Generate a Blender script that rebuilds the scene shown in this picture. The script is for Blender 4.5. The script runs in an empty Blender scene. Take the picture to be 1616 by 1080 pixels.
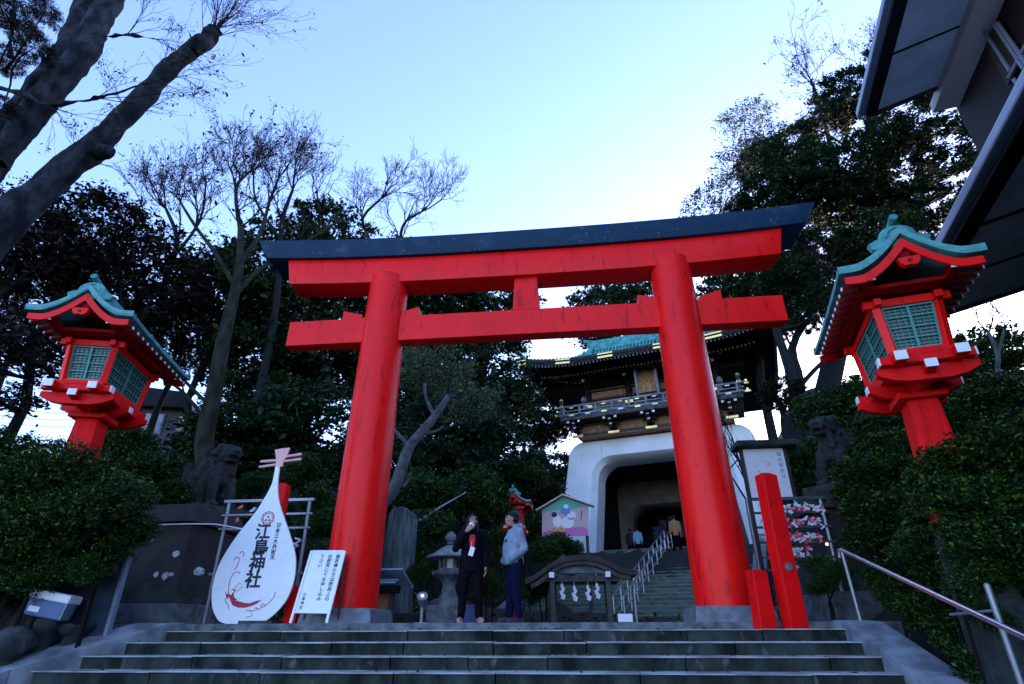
import bpy, bmesh, math, random
import numpy as np
from mathutils import Vector, Matrix, Euler
PI = math.pi
sc = bpy.context.scene
# ------------------------------------------------------------------ camera
F, PITCH, YAW, ROLL, CZ = 898.0, math.radians(26.8), math.radians(6.0), math.radians(0.15), -0.08
cam_d = bpy.data.cameras.new('camera'); cam = bpy.data.objects.new('camera', cam_d)
sc.collection.objects.link(cam); sc.camera = cam
cam_d.sensor_width = 36.0; cam_d.lens = 36.0 * F / 1616.0
cam_d.clip_start = 0.05; cam_d.clip_end = 2000
_fw = Vector((-math.sin(YAW) * math.cos(PITCH), math.cos(YAW) * math.cos(PITCH), math.sin(PITCH)))
_r0 = Vector((math.cos(YAW), math.sin(YAW), 0)); _u0 = _r0.cross(_fw)
_rt = _r0 * math.cos(ROLL) - _u0 * math.sin(ROLL); _up = _r0 * math.sin(ROLL) + _u0 * math.cos(ROLL)
CAM = Vector((0, 0, CZ))
cam.matrix_world = Matrix(((_rt.x, _up.x, -_fw.x, CAM.x), (_rt.y, _up.y, -_fw.y, CAM.y), (_rt.z, _up.z, -_fw.z, CAM.z), (0, 0, 0, 1)))
def ray(px, py): return _fw * F + _rt * (px - 808) + _up * (540 - py)
def at(px, py, Y): d = ray(px, py); return CAM + d * (Y / d.y)
def atz(px, py, Z): d = ray(px, py); return CAM + d * ((Z - CZ) / d.z)
def onplane(px, py, P, n): d = ray(px, py); return CAM + d * ((P - CAM).dot(n) / d.dot(n))
# ------------------------------------------------------------------ sky, sun, exposure
SUN_EL, SUN_AZ = math.radians(9), math.radians(30)       # low, beyond the gate
w = bpy.data.worlds.new('World'); sc.world = w; w.use_nodes = True
nt = w.node_tree; nt.nodes.clear()
out = nt.nodes.new('ShaderNodeOutputWorld'); bg = nt.nodes.new('ShaderNodeBackground')
sky = nt.nodes.new('ShaderNodeTexSky'); sky.sky_type = 'NISHITA'; sky.sun_disc = False
sky.sun_elevation = SUN_EL; sky.sun_rotation = SUN_AZ; sky.altitude = 20
sky.air_density = 1.0; sky.dust_density = 0.7; sky.ozone_density = 2.0
tint = nt.nodes.new('ShaderNodeMix'); tint.data_type = 'RGBA'; tint.blend_type = 'MULTIPLY'
tint.inputs[0].default_value = 1.0; tint.inputs[7].default_value = (0.80, 0.765, 1.05, 1)
nt.links.new(sky.outputs[0], tint.inputs[6]); nt.links.new(tint.outputs[2], bg.inputs[0])
bg.inputs[1].default_value = 0.15
nt.links.new(bg.outputs[0], out.inputs[0])
sl = bpy.data.lights.new('sun', 'SUN'); sl.energy = 0.15; sl.angle = math.radians(15); sl.color = (1, 0.93, 0.85)
so = bpy.data.objects.new('sun', sl); sc.collection.objects.link(so)
so.rotation_euler = Vector((math.sin(SUN_AZ) * math.cos(SUN_EL), math.cos(SUN_AZ) * math.cos(SUN_EL), math.sin(SUN_EL))).to_track_quat('Z', 'Y').to_euler()
sc.view_settings.view_transform = 'Standard'; sc.view_settings.look = 'None'
sc.view_settings.exposure = 2.82; sc.view_settings.gamma = 1.0
sc.cycles.max_bounces = 5; sc.cycles.diffuse_bounces = 2
# ------------------------------------------------------------------ helpers
def link(o): sc.collection.objects.link(o); return o
def tag(o, label=None, cat=None, group=None, kind=None):
    if label: o['label'] = label
    if cat: o['category'] = cat
    if group: o['group'] = group
    if kind: o['kind'] = kind
    return o
def thing(name, label, cat, loc=(0, 0, 0), rz=0, group=None):
    o = link(bpy.data.objects.new(name, None)); o.location = loc; o.rotation_euler = (0, 0, rz)
    o.empty_display_size = 0.1
    return tag(o, label, cat, group)
def copy_tree(o, parent=None):
    c = o.copy(); link(c)
    if parent: c.parent = parent
    for ch in [x for x in bpy.data.objects if x.parent == o]:
        copy_tree(ch, c)
    return c
def mat(name, col, rough=0.6, col2=None, scale=4.0, bump=0.0, bscale=None, metal=0.0, stretch=None, spec=None, coat=0.0, detail=6, lo=0.4, hi=0.62, spots=None):
    m = bpy.data.materials.new(name); m.use_nodes = True; t = m.node_tree; b = t.nodes['Principled BSDF']
    b.inputs['Base Color'].default_value = (*col, 1); b.inputs['Roughness'].default_value = rough; b.inputs['Metallic'].default_value = metal
    if spec is not None: b.inputs['Specular IOR Level'].default_value = spec
    if coat: b.inputs['Coat Weight'].default_value = coat; b.inputs['Coat Roughness'].default_value = 0.25
    if col2 or bump:
        tc = t.nodes.new('ShaderNodeTexCoord'); mp = t.nodes.new('ShaderNodeMapping'); t.links.new(tc.outputs['Object'], mp.inputs[0])
        if stretch: mp.inputs['Scale'].default_value = stretch
    if col2:
        n = t.nodes.new('ShaderNodeTexNoise'); n.inputs['Scale'].default_value = scale; n.inputs['Detail'].default_value = detail
        t.links.new(mp.outputs[0], n.inputs[0])
        r = t.nodes.new('ShaderNodeValToRGB'); r.color_ramp.elements[0].position = lo; r.color_ramp.elements[1].position = hi
        r.color_ramp.elements[0].color = (*col, 1); r.color_ramp.elements[1].color = (*col2, 1)
        t.links.new(n.outputs[0], r.inputs[0]); t.links.new(r.outputs[0], b.inputs['Base Color'])
    if spots:                                       # small chips, streaks and stains of wear: (scale, threshold, colour, stretch)
        mp3 = t.nodes.new('ShaderNodeMapping'); mp3.inputs['Scale'].default_value = spots[3]; t.links.new(tc.outputs['Object'], mp3.inputs[0])
        n3 = t.nodes.new('ShaderNodeTexNoise'); n3.inputs['Scale'].default_value = spots[0]; n3.inputs['Detail'].default_value = 9; n3.inputs['Roughness'].default_value = .65; t.links.new(mp3.outputs[0], n3.inputs[0])
        r3 = t.nodes.new('ShaderNodeValToRGB'); r3.color_ramp.elements[0].position = spots[1]; r3.color_ramp.elements[1].position = spots[1] + .07; t.links.new(n3.outputs[0], r3.inputs[0])
        mx = t.nodes.new('ShaderNodeMix'); mx.data_type = 'RGBA'; t.links.new(r3.outputs[0], mx.inputs[0]); t.links.new(r.outputs[0], mx.inputs[6]); mx.inputs[7].default_value = (*spots[2], 1)
        t.links.new(mx.outputs[2], b.inputs['Base Color'])
    if bump:
        n2 = t.nodes.new('ShaderNodeTexNoise'); n2.inputs['Scale'].default_value = bscale or scale * 3; n2.inputs['Detail'].default_value = 8
        t.links.new(mp.outputs[0], n2.inputs[0])
        bp = t.nodes.new('ShaderNodeBump'); bp.inputs['Strength'].default_value = bump; bp.inputs['Distance'].default_value = 0.02
        t.links.new(n2.outputs[0], bp.inputs['Height']); t.links.new(bp.outputs[0], b.inputs['Normal'])
    return m
def leafmat(name, cols, rough=0.42, trans=0.15):
    m = bpy.data.materials.new(name); m.use_nodes = True; t = m.node_tree; b = t.nodes['Principled BSDF']
    g = t.nodes.new('ShaderNodeNewGeometry'); r = t.nodes.new('ShaderNodeValToRGB')
    els = r.color_ramp.elements
    while len(els) < len(cols): els.new(0.5)
    for e, (p, c) in zip(els, cols): e.position = p; e.color = (*c, 1)
    t.links.new(g.outputs['Random Per Island'], r.inputs[0])
    t.links.new(r.outputs[0], b.inputs['Base Color']); b.inputs['Roughness'].default_value = rough; b.inputs['Specular IOR Level'].default_value = 0.14
    if trans:
        tr = t.nodes.new('ShaderNodeBsdfTranslucent'); mx = t.nodes.new('ShaderNodeMixShader'); mx.inputs[0].default_value = trans
        t.links.new(r.outputs[0], tr.inputs[0]); t.links.new(b.outputs[0], mx.inputs[1]); t.links.new(tr.outputs[0], mx.inputs[2])
        t.links.new(mx.outputs[0], t.nodes['Material Output'].inputs[0])
    return m
class MB:
    def __init__(s): s.v = []; s.f = []
    def add(s, vs, fs):
        o = len(s.v); s.v += [tuple(v) for v in vs]; s.f += [tuple(i + o for i in f) for f in fs]; return s
    def box(s, c, sz, rot=None, taper=1.0, tapery=None):
        x, y, z = sz[0] / 2, sz[1] / 2, sz[2] / 2; ty = taper if tapery is None else tapery
        vs = [Vector((a * x * (taper if k > 0 else 1), b * y * (ty if k > 0 else 1), k * z)) for k in (-1, 1) for a, b in ((-1, -1), (1, -1), (1, 1), (-1, 1))]
        if rot is not None:
            R = rot.to_matrix() if isinstance(rot, Euler) else (Euler(rot).to_matrix() if not isinstance(rot, Matrix) else rot)
            vs = [R @ v for v in vs]
        c = Vector(c)
        return s.add([v + c for v in vs], [(3, 2, 1, 0), (4, 5, 6, 7), (0, 1, 5, 4), (1, 2, 6, 5), (2, 3, 7, 6), (3, 0, 4, 7)])
    def bar(s, a, b, w, h=None):
        a = Vector(a); b = Vector(b); d = b - a; L = d.length; h = h or w
        q = d.to_track_quat('X', 'Z').to_matrix()
        return s.box((a + b) / 2, (L, w, h), q)
    def tube(s, pts, rs, n=10, cap=True):
        pts = [Vector(p) for p in pts]
        if not hasattr(rs, '__len__'): rs = [rs] * len(pts)
        vs = []; N = len(pts); ref = None
        for i, p in enumerate(pts):
            d = (pts[min(i + 1, N - 1)] - pts[max(i - 1, 0)]).normalized()
            if ref is None: ref = d.orthogonal().normalized()
            ref = (ref - d * ref.dot(d)); ref = ref.normalized() if ref.length > 1e-6 else d.orthogonal().normalized()
            e = d.cross(ref)
            for k in range(n):
                a = 2 * PI * k / n; vs.append(p + (ref * math.cos(a) + e * math.sin(a)) * rs[i])
        fs = [(i * n + k, i * n + (k + 1) % n, (i + 1) * n + (k + 1) % n, (i + 1) * n + k) for i in range(N - 1) for k in range(n)]
        if cap: fs += [tuple(range(n))[::-1], tuple((N - 1) * n + k for k in range(n))]
        return s.add(vs, fs)
    def lathe(s, prof, n=24, c=(0, 0, 0), sq=False, rot=0):
        vs = []
        for r, z in prof:
            for k in range(n):
                a = 2 * PI * k / n + rot; vs.append((c[0] + r * math.cos(a), c[1] + r * math.sin(a), c[2] + z))
        N = len(prof)
        fs = [(i * n + k, i * n + (k + 1) % n, (i + 1) * n + (k + 1) % n, (i + 1) * n + k) for i in range(N - 1) for k in range(n)]
        fs += [tuple(range(n))[::-1], tuple((N - 1) * n + k for k in range(n))]
        return s.add(vs, fs)
    def prism(s, poly, y0, y1, M=None):            # poly in XZ, extruded along Y
        n = len(poly); vs = [Vector((x, y0, z)) for x, z in poly] + [Vector((x, y1, z)) for x, z in poly]
        if M is not None: vs = [M @ v for v in vs]
        fs = [tuple(range(n)), tuple(range(2 * n - 1, n - 1, -1))] + [((i + 1) % n, i, i + n, (i + 1) % n + n) for i in range(n)]
        return s.add(vs, fs)
    def ball(s, c, r, seg=12, ring=8, rot=None):
        if not hasattr(r, '__len__'): r = (r, r, r)
        vs = []; c = Vector(c); R = Euler(rot).to_matrix() if rot is not None else Matrix.Identity(3)
        vs.append(c + R @ Vector((0, 0, -r[2])))
        for i in range(1, ring):
            t = -PI / 2 + PI * i / ring
            for k in range(seg):
                a = 2 * PI * k / seg; vs.append(c + R @ Vector((r[0] * math.cos(t) * math.cos(a), r[1] * math.cos(t) * math.sin(a), r[2] * math.sin(t))))
        vs.append(c + R @ Vector((0, 0, r[2]))); L = len(vs) - 1
        fs = [(0, 1 + (k + 1) % seg, 1 + k) for k in range(seg)]
        for i in range(ring - 2):
            for k in range(seg):
                a = 1 + i * seg; fs.append((a + k, a + (k + 1) % seg, a + seg + (k + 1) % seg, a + seg + k))
        a = 1 + (ring - 2) * seg; fs += [(a + k, a + (k + 1) % seg, L) for k in range(seg)]
        return s.add(vs, fs)
    def cap(s, a, b, ra, rb, n=10):                 # tapered capsule
        a = Vector(a); b = Vector(b); s.tube([a, b], [ra, rb], n); s.ball(a, ra, n, 8); return s.ball(b, rb, n, 8)
    def limb(s, pts, rs, n=10):
        for i in range(len(pts) - 1): s.cap(pts[i], pts[i + 1], rs[i], rs[i + 1], n)
        return s
    def build(s, name, m, parent=None, smooth=False, bevel=0, world=False, fix=True):
        vs = s.v
        if world and parent is not None:
            Mi = Matrix.LocRotScale(parent.location, parent.rotation_euler, parent.scale).inverted()
            vs = [tuple(Mi @ Vector(v)) for v in vs]
        me = bpy.data.meshes.new(name); me.from_pydata(vs, [], s.f)
        if fix or bevel:
            b = bmesh.new(); b.from_mesh(me)
            if fix: bmesh.ops.recalc_face_normals(b, faces=b.faces)
            if bevel:
                ed = [e for e in b.edges if len(e.link_faces) == 2 and e.calc_face_angle(0) > 0.6]
                bmesh.ops.bevel(b, geom=ed, offset=bevel, segments=2, affect='EDGES', profile=0.6, clamp_overlap=True)
            b.to_mesh(me); b.free()
        if smooth:
            me.polygons.foreach_set('use_smooth', [True] * len(me.polygons))
            me.set_sharp_from_angle(angle=math.radians(40))
        if isinstance(m, (list, tuple)):
            for q in m: me.materials.append(q)
        else: me.materials.append(m)
        o = link(bpy.data.objects.new(name, me)); o.parent = parent
        return o
def remesh(mb, name, m, parent=None, voxel=0.02, smooth=4, world=False, disp=0, dscale=0.1, seed=0):
    o = mb.build(name, m, parent, world=world, fix=False)
    md = o.modifiers.new('r', 'REMESH'); md.mode = 'VOXEL'; md.voxel_size = voxel
    if smooth: s2 = o.modifiers.new('s', 'SMOOTH'); s2.factor = 0.5; s2.iterations = smooth
    dg = bpy.context.evaluated_depsgraph_get(); dg.update()
    me = bpy.data.meshes.new_from_object(o.evaluated_get(dg)); o.modifiers.clear()
    old = o.data; o.data = me; me.name = name; bpy.data.meshes.remove(old)
    if disp:
        from mathutils import noise
        for v in me.vertices:
            q = (v.co + Vector((seed, 0, 0))) / dscale
            v.co += v.normal * disp * (noise.noise(q) + 0.5 * noise.noise(q * 2.3))
    if not me.materials: me.materials.append(m)
    me.polygons.foreach_set('use_smooth', [True] * len(me.polygons))
    return o
def quads(name, V, m, parent=None):               # V (N,4,3) numpy
    N = len(V); me = bpy.data.meshes.new(name)
    me.vertices.add(N * 4); me.vertices.foreach_set('co', V.reshape(-1).astype(np.float32))
    me.loops.add(N * 4); me.loops.foreach_set('vertex_index', np.arange(N * 4, dtype=np.int32))
    me.polygons.add(N); me.polygons.foreach_set('loop_start', np.arange(0, N * 4, 4, dtype=np.int32))
    me.update(calc_edges=True); me.materials.append(m)
    return link_mesh(name, me, parent)
def link_mesh(name, me, parent=None):
    o = link(bpy.data.objects.new(name, me)); o.parent = parent; return o
def leaf_quads(C, size, rng, flat=0.0, asp=0.5, fold=True):
    N = len(C); a = rng.normal(size=(N, 3)); a[:, 2] *= (1 - flat); a /= np.linalg.norm(a, axis=1)[:, None]
    b = rng.normal(size=(N, 3)); b[:, 2] *= (1 - flat); b -= a * (a * b).sum(1)[:, None]; b /= np.linalg.norm(b, axis=1)[:, None] + 1e-9
    s = size * np.clip(rng.lognormal(-.08, .42, N), .35, 2.4)[:, None]; a *= s; b *= s * asp
    n = np.cross(a, b); n /= np.linalg.norm(n, axis=1)[:, None] + 1e-9
    return np.stack([C - a, C + b + n * s * .1, C + a, C - b + n * s * .1], axis=1)
def text_mesh(txt, size, name, m, parent=None, extrude=0.003, vertical=True, shear=0, spacing=1.0, bold=0.0):
    cu = bpy.data.curves.new(name, 'FONT'); cu.body = '\n'.join(txt) if vertical else txt
    cu.size = size; cu.extrude = extrude; cu.align_x = 'CENTER'; cu.align_y = 'CENTER'; cu.space_line = spacing; cu.offset = bold; cu.resolution_u = 3
    cu.shear = shear
    o = link(bpy.data.objects.new(name, cu)); dg = bpy.context.evaluated_depsgraph_get(); dg.update()
    me = bpy.data.meshes.new_from_object(o.evaluated_get(dg)); bpy.data.objects.remove(o); bpy.data.curves.remove(cu)
    me.name = name; me.materials.clear(); me.materials.append(m)
    me.transform(Matrix.Rotation(PI / 2, 4, 'X'))          # stands in XZ, facing -Y
    return link_mesh(name, me, parent)
# ------------------------------------------------------------------ materials
RED = (0.92, 0.010, 0.008)
M = dict(
    red=mat('vermilion_paint', RED, 0.34, (0.76, 0.006, 0.006), 2.2, bump=0.06, bscale=5, lo=.35, hi=.75, spec=0.17, stretch=(1, 1, .3), spots=(5, .57, (0.52, 0.004, 0.006), (1.6, 1.6, .35))),
    redold=mat('weathered_vermilion', (0.88, 0.004, 0.005), 0.5, (0.66, 0.004, 0.005), 3, spec=0.14, spots=(9, .60, (0.36, 0.008, 0.008), (1, 1, .5)), bump=0.25, bscale=9, lo=.3, hi=.7),
    redpost=mat('cracked_vermilion', (0.85, 0.005, 0.006), 0.6, (0.55, 0.005, 0.006), 5, spec=0.12, bump=0.7, bscale=4, stretch=(3, 3, .35), lo=.35, hi=.75),
    navy=mat('dark_blue_lead_paint', (0.008, 0.034, 0.070), 0.5, (0.030, 0.075, 0.11), 3.5, spec=.12, bump=0.1, lo=.56, hi=.8, spots=(14, .63, (0.16, 0.26, 0.24), (1, 1, 1))),
    copper=mat('verdigris_copper', (0.10, 0.40, 0.36), 0.6, (0.045, 0.22, 0.21), 4, spec=.25, bump=0.2, bscale=12, spots=(7, .60, (0.03, 0.10, 0.10), (2, 2, .5))),
    copperd=mat('dull_verdigris_sheet', (0.06, 0.27, 0.26), 0.55, (0.11, 0.36, 0.34), 5, bump=0.15),
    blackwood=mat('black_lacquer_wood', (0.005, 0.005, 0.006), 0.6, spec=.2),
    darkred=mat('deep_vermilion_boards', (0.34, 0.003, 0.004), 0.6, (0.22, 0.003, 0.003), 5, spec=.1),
    white=mat('white_paint', (0.80, 0.86, 0.88), 0.5, (0.70, 0.77, 0.79), 8, lo=.45, hi=.8),
    plaster=mat('white_plaster', (0.84, 0.88, 0.88), 0.7, (0.64, 0.68, 0.70), 0.8, bump=0.05, lo=.4, hi=.8, spots=(3, .62, (0.46, 0.50, 0.52), (1.5, 1.5, .25))),
    stone=mat('grey_granite', (0.13, 0.15, 0.155), 0.7, (0.05, 0.06, 0.065), 6, bump=0.3, bscale=40),
    plinth=mat('cut_granite_plinth', (0.15, 0.18, 0.20), 0.6, (0.09, 0.11, 0.125), 9, bump=0.15, bscale=60),
    mossy=mat('mossy_stone', (0.034, 0.044, 0.040), 0.9, (0.012, 0.018, 0.013), 4, bump=0.8, bscale=14),
    kerb=mat('pale_kerb_stone', (0.22, 0.26, 0.28), 0.75, (0.09, 0.11, 0.125), 3, bump=0.25, bscale=30),
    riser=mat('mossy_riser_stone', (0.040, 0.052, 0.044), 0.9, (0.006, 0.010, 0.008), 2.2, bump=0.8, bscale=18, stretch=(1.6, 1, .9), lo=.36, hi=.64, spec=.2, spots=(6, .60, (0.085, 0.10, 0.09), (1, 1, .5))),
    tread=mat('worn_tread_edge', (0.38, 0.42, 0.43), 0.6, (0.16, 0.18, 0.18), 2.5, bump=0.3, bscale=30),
    soil=mat('damp_leafy_soil', (0.014, 0.014, 0.009), 0.95, (0.005, 0.008, 0.004), 3, bump=1.0, bscale=9),
    wood=mat('weathered_grey_wood', (0.07, 0.065, 0.06), 0.75, (0.03, 0.028, 0.026), 6, bump=0.3, stretch=(1, 1, .2)),
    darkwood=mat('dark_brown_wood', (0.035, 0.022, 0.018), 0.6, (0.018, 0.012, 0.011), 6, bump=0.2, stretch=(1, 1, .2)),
    tan=mat('tan_bamboo_panel', (0.45, 0.26, 0.12), 0.6, (0.30, 0.16, 0.07), 5, stretch=(8, 8, .3)),
    brown=mat('reddish_brown_boards', (0.36, 0.18, 0.09), 0.6, (0.20, 0.09, 0.045), 6),
    gold=mat('gilt_metal', (0.85, 0.58, 0.20), 0.35, metal=0.8),
    greenlat=mat('green_lattice_paint', (0.05, 0.28, 0.24), 0.5),
    panegrey=mat('dark_lantern_pane', (0.03, 0.05, 0.05), 0.25),
    steel=mat('brushed_steel', (0.85, 0.86, 0.90), 0.30, metal=1.0),
    galv=mat('galvanised_pipe', (0.25, 0.27, 0.29), 0.4, metal=0.6),
    ink=mat('navy_ink', (0.008, 0.010, 0.035), 0.6),
    crimson=mat('crimson_print', (0.42, 0.012, 0.05), 0.6),
    bark=mat('smooth_grey_bark', (0.032, 0.040, 0.048), 0.9, (0.007, 0.009, 0.012), 5, bump=1.0, bscale=22, spec=.1, lo=.38, hi=.6, spots=(9, .56, (0.012, 0.020, 0.012), (1, 1, 1.6)), stretch=(1, 1, .5)),
    barkd=mat('dark_bark', (0.020, 0.019, 0.019), 0.9, (0.009, 0.018, 0.018), 6, bump=0.8, bscale=14, stretch=(1, 1, .4), spec=.1),
    barkg=mat('mossy_bark', (0.030, 0.034, 0.022), 0.9, (0.012, 0.015, 0.010), 5, bump=0.8, bscale=12, stretch=(1, 1, .4), spec=.1),
    barkp=mat('pale_blue_grey_bark', (0.10, 0.12, 0.135), 0.85, (0.045, 0.055, 0.065), 7, bump=0.5, bscale=16),
    twig=mat('dark_twig', (0.013, 0.010, 0.011), 0.9, spec=.08),
)
LEAF = dict(
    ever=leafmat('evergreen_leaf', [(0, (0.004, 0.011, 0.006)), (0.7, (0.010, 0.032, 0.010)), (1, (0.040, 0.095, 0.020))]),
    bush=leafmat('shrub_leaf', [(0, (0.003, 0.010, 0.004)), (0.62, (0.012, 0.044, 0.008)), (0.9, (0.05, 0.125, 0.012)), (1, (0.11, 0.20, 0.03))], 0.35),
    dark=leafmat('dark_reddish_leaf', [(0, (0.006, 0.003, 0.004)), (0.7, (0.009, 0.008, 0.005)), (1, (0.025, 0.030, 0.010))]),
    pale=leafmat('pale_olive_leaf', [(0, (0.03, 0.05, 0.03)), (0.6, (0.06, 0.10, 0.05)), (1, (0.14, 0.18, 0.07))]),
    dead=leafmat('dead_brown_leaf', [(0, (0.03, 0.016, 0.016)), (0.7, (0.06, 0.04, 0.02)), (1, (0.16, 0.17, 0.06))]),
)
def sstep(x, a, b): t = min(1, max(0, (x - a) / (b - a))); return t * t * (3 - 2 * t)
# gate frame: u across, n into the hill, P on its front plane
GH = math.radians(17); GP = Vector((4.2, 28, 0)); GU = Vector((math.cos(GH), -math.sin(GH), 0)); GN = Vector((math.sin(GH), math.cos(GH), 0))
def hgt(x, y):
    g = Vector((x, y, 0)) - GP; gu, gn = g.dot(GU), g.dot(GN)
    back = 8.5 * sstep(y, 13.5, 38)
    left = 4.2 * sstep(-x, 7.6, 20) * sstep(y, 5, 13)
    right = 5.2 * sstep(x, 4.4, 16) * sstep(y, 4, 15)
    h = back * (1 - 0.35 * sstep(-x, 8, 30)) + max(left, right)
    cor = 1 - sstep(abs(gu + 0.0), 4.2, 7.5)            # stair corridor up to the gate
    hc = 3.2 * sstep(gn, -9.5, 0) if gn < 8 else 3.2 + 3 * sstep(gn, 8, 20)
    if gn > -12: h = h * (1 - cor) + min(h, hc - 0.05) * cor
    side = sstep(x, 3.3, 4.2) if x > 0 else sstep(-x, 6.0, 7.4)
    lin = min(1.0, max(0.0, (8.6 - y) / 4.4))
    low = max(1.0 - sstep(y, 8.6, 9.3), 0) * (1 - side) + lin * side * (1 - 0.45 * sstep(abs(x + 1.4), 6, 9))
    el = 6.55 + max(0.0, 8.0 - y) * .50
    bank = 1.25 * sstep(-x, el, el + 1.3) * (1 - sstep(y, 8.0, 9.3)) if x < 0 else 1.45 * sstep(x, 3.75, 4.9) * (1 - sstep(y, 8.0, 10.0))
    return h - 0.03 - 1.65 * low + bank
# ================================================================== SETTING
def build_ground():
    xs = np.concatenate([np.linspace(-400, -40, 14)[:-1], np.linspace(-40, -12, 36)[:-1], np.linspace(-12, 12, 66)[:-1], np.linspace(12, 40, 36)[:-1], np.linspace(40, 400, 14)])
    ys = np.concatenate([np.linspace(-200, -6, 10)[:-1], np.linspace(-6, 40, 110)[:-1], np.linspace(40, 600, 20)])
    rng = np.random.default_rng(3); V = []; Fc = []
    for y in ys:
        for x in xs:
            ox = 0.06 * rng.normal() if (abs(x + 1.5) > 6.5 or y > 15) and y > 2 else 0
            V.append((x, y, hgt(x, y) + ox))
    nx = len(xs)
    for j in range(len(ys) - 1):
        for i in range(nx - 1):
            Fc.append((j * nx + i, j * nx + i + 1, (j + 1) * nx + i + 1, (j + 1) * nx + i))
    b = MB(); b.add(V, Fc); o = b.build('ground', M['soil'], smooth=True, fix=False); tag(o, kind='structure')
build_ground()
# platform paving in front of the torii and the long flight down to the camera
def stone_joints(mb, x0, x1, y, z0, z1, seed, dark): pass
def build_steps():
    rng = random.Random(5)
    pav = MB(); pav.box((-1.6, 10.9, -0.15), (11.9, 5.15, 0.30))
    tag(pav.build('platform', M['stone'], bevel=0.012), kind='structure')
    riser = MB(); nose = MB()
    r, t = 0.133, 0.38
    XL = lambda y: -5.60 - (8.0 - y) * 0.62 if y > 6.4 else -6.59 - (6.4 - y) * 0.3
    XR = 3.20
    for k in range(0, 12):
        y = 8.0 - k * t; zt = -0.085 - k * r; x0 = XL(y); x = x0
        # each course is a row of cut blocks with open joints
        while x < XR - 0.05:
            L = rng.choice((0.9, 1.1, 1.3, 1.5, 1.7)); x1 = min(XR, x + L)
            if XR - x1 < 0.4: x1 = XR
            dz = rng.uniform(-0.006, 0.006); dy = rng.uniform(-0.010, 0.010)
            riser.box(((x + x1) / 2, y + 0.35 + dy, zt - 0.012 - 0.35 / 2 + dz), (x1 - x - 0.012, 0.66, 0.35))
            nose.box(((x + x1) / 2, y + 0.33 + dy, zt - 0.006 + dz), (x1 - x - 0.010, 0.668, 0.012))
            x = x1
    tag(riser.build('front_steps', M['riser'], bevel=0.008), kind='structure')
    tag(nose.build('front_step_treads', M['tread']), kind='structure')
    # sloping side copings
    def coping(pts_in, pts_out, name, joints):
        mb = MB(); n = len(pts_in)
        for i in range(n - 1):
            a, b2, c, d = Vector(pts_in[i]), Vector(pts_in[i + 1]), Vector(pts_out[i + 1]), Vector(pts_out[i])
            seg = (b2 - a).length; g = 0.006 / seg
            a2, b3 = a.lerp(b2, g), a.lerp(b2, 1 - g); d2, c2 = d.lerp(c, g), d.lerp(c, 1 - g)
            dn = Vector((0, 0, -1.0))
            mb.add([a2, b3, c2, d2, a2 + dn, b3 + dn, c2 + dn, d2 + dn], [(0, 1, 2, 3), (7, 6, 5, 4), (0, 4, 5, 1), (1, 5, 6, 2), (2, 6, 7, 3), (3, 7, 4, 0)])
        tag(mb.build(name, M['kerb'], bevel=0.012), kind='structure')
    s = r / t
    def pr(y, off=0.07): return 0.015 if y > 8.05 else 0.015 - (8.05 - y) * s
    ys = [8.35, 8.0, 6.7, 5.3, 3.9]
    coping([(3.16, y, pr(y)) for y in ys], [(3.60 , y, pr(y)) for y in ys], 'right_stair_kerb', None)
    coping([(XL(y) + 0.06 if y < 8 else -5.5, y, pr(y)) for y in ys], [(XL(y) - 0.42 if y < 8 else -6.05, y, pr(y)) for y in ys], 'left_stair_kerb', None)
build_steps()
def build_upper_stairs():
    tr = MB(); n = 22; z1 = 3.22; r = z1 / n
    gn0 = -9.2; uc = lambda gn: -0.05 - 0.35 * (gn / gn0)
    side = MB(); ed = MB()
    for k in range(n):
        gn = gn0 + k * (9.4 / n); hw = 3.75 if gn < -1 else 3.1; c = GP + GU * uc(gn) + GN * (gn + 0.6)
        tr.box((c.x, c.y, (k + 1) * r - 0.20), (2 * hw, 1.2, 0.40), (0, 0, -GH)); e = c - GN * .585; ed.box((e.x, e.y, (k + 1) * r - .010), (2 * hw - .02, .05, .03), (0, 0, -GH))
    c = GP + GN * 5; tr.box((c.x, c.y, z1 - 0.3), (7.2, 9, 0.6), (0, 0, -GH))
    tag(tr.build('upper_steps', M['riser2'], bevel=0.02), kind='structure'); tag(ed.build('upper_step_edges', M['edge2']), kind='structure')
    q = MB(); c = GP + GN * -12.2; q.box((c.x, c.y, -.10), (7.9, 6.6, .22), (0, 0, -GH)); tag(q.build('upper_path', M['riser2']), kind='structure')
    for sgn in (-1, 1):
        a = GP + GU * (uc(gn0) + sgn * 4.0) + GN * (gn0 - 0.4); b = GP + GU * (sgn * 4.0) + GN * -0.6
        a.z = 0.10; b.z = z1 + 0.15
        side.bar(a, b, 0.45, 0.35); side.bar(a - Vector((0, 0, 0.5)), b - Vector((0, 0, 0.5)), 0.38, 0.8)
    tag(side.build('upper_stair_kerbs', M['kerb'], bevel=0.02), kind='structure')
M['riser2'] = mat('green_stained_steps', (0.115, 0.150, 0.115), 0.85, (0.06, 0.085, 0.065), 3, bump=0.4, bscale=15)
M['edge2'] = mat('pale_green_step_edge', (0.20, 0.25, 0.22), 0.85, (0.12, 0.16, 0.13), 4)
build_upper_stairs()
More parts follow.
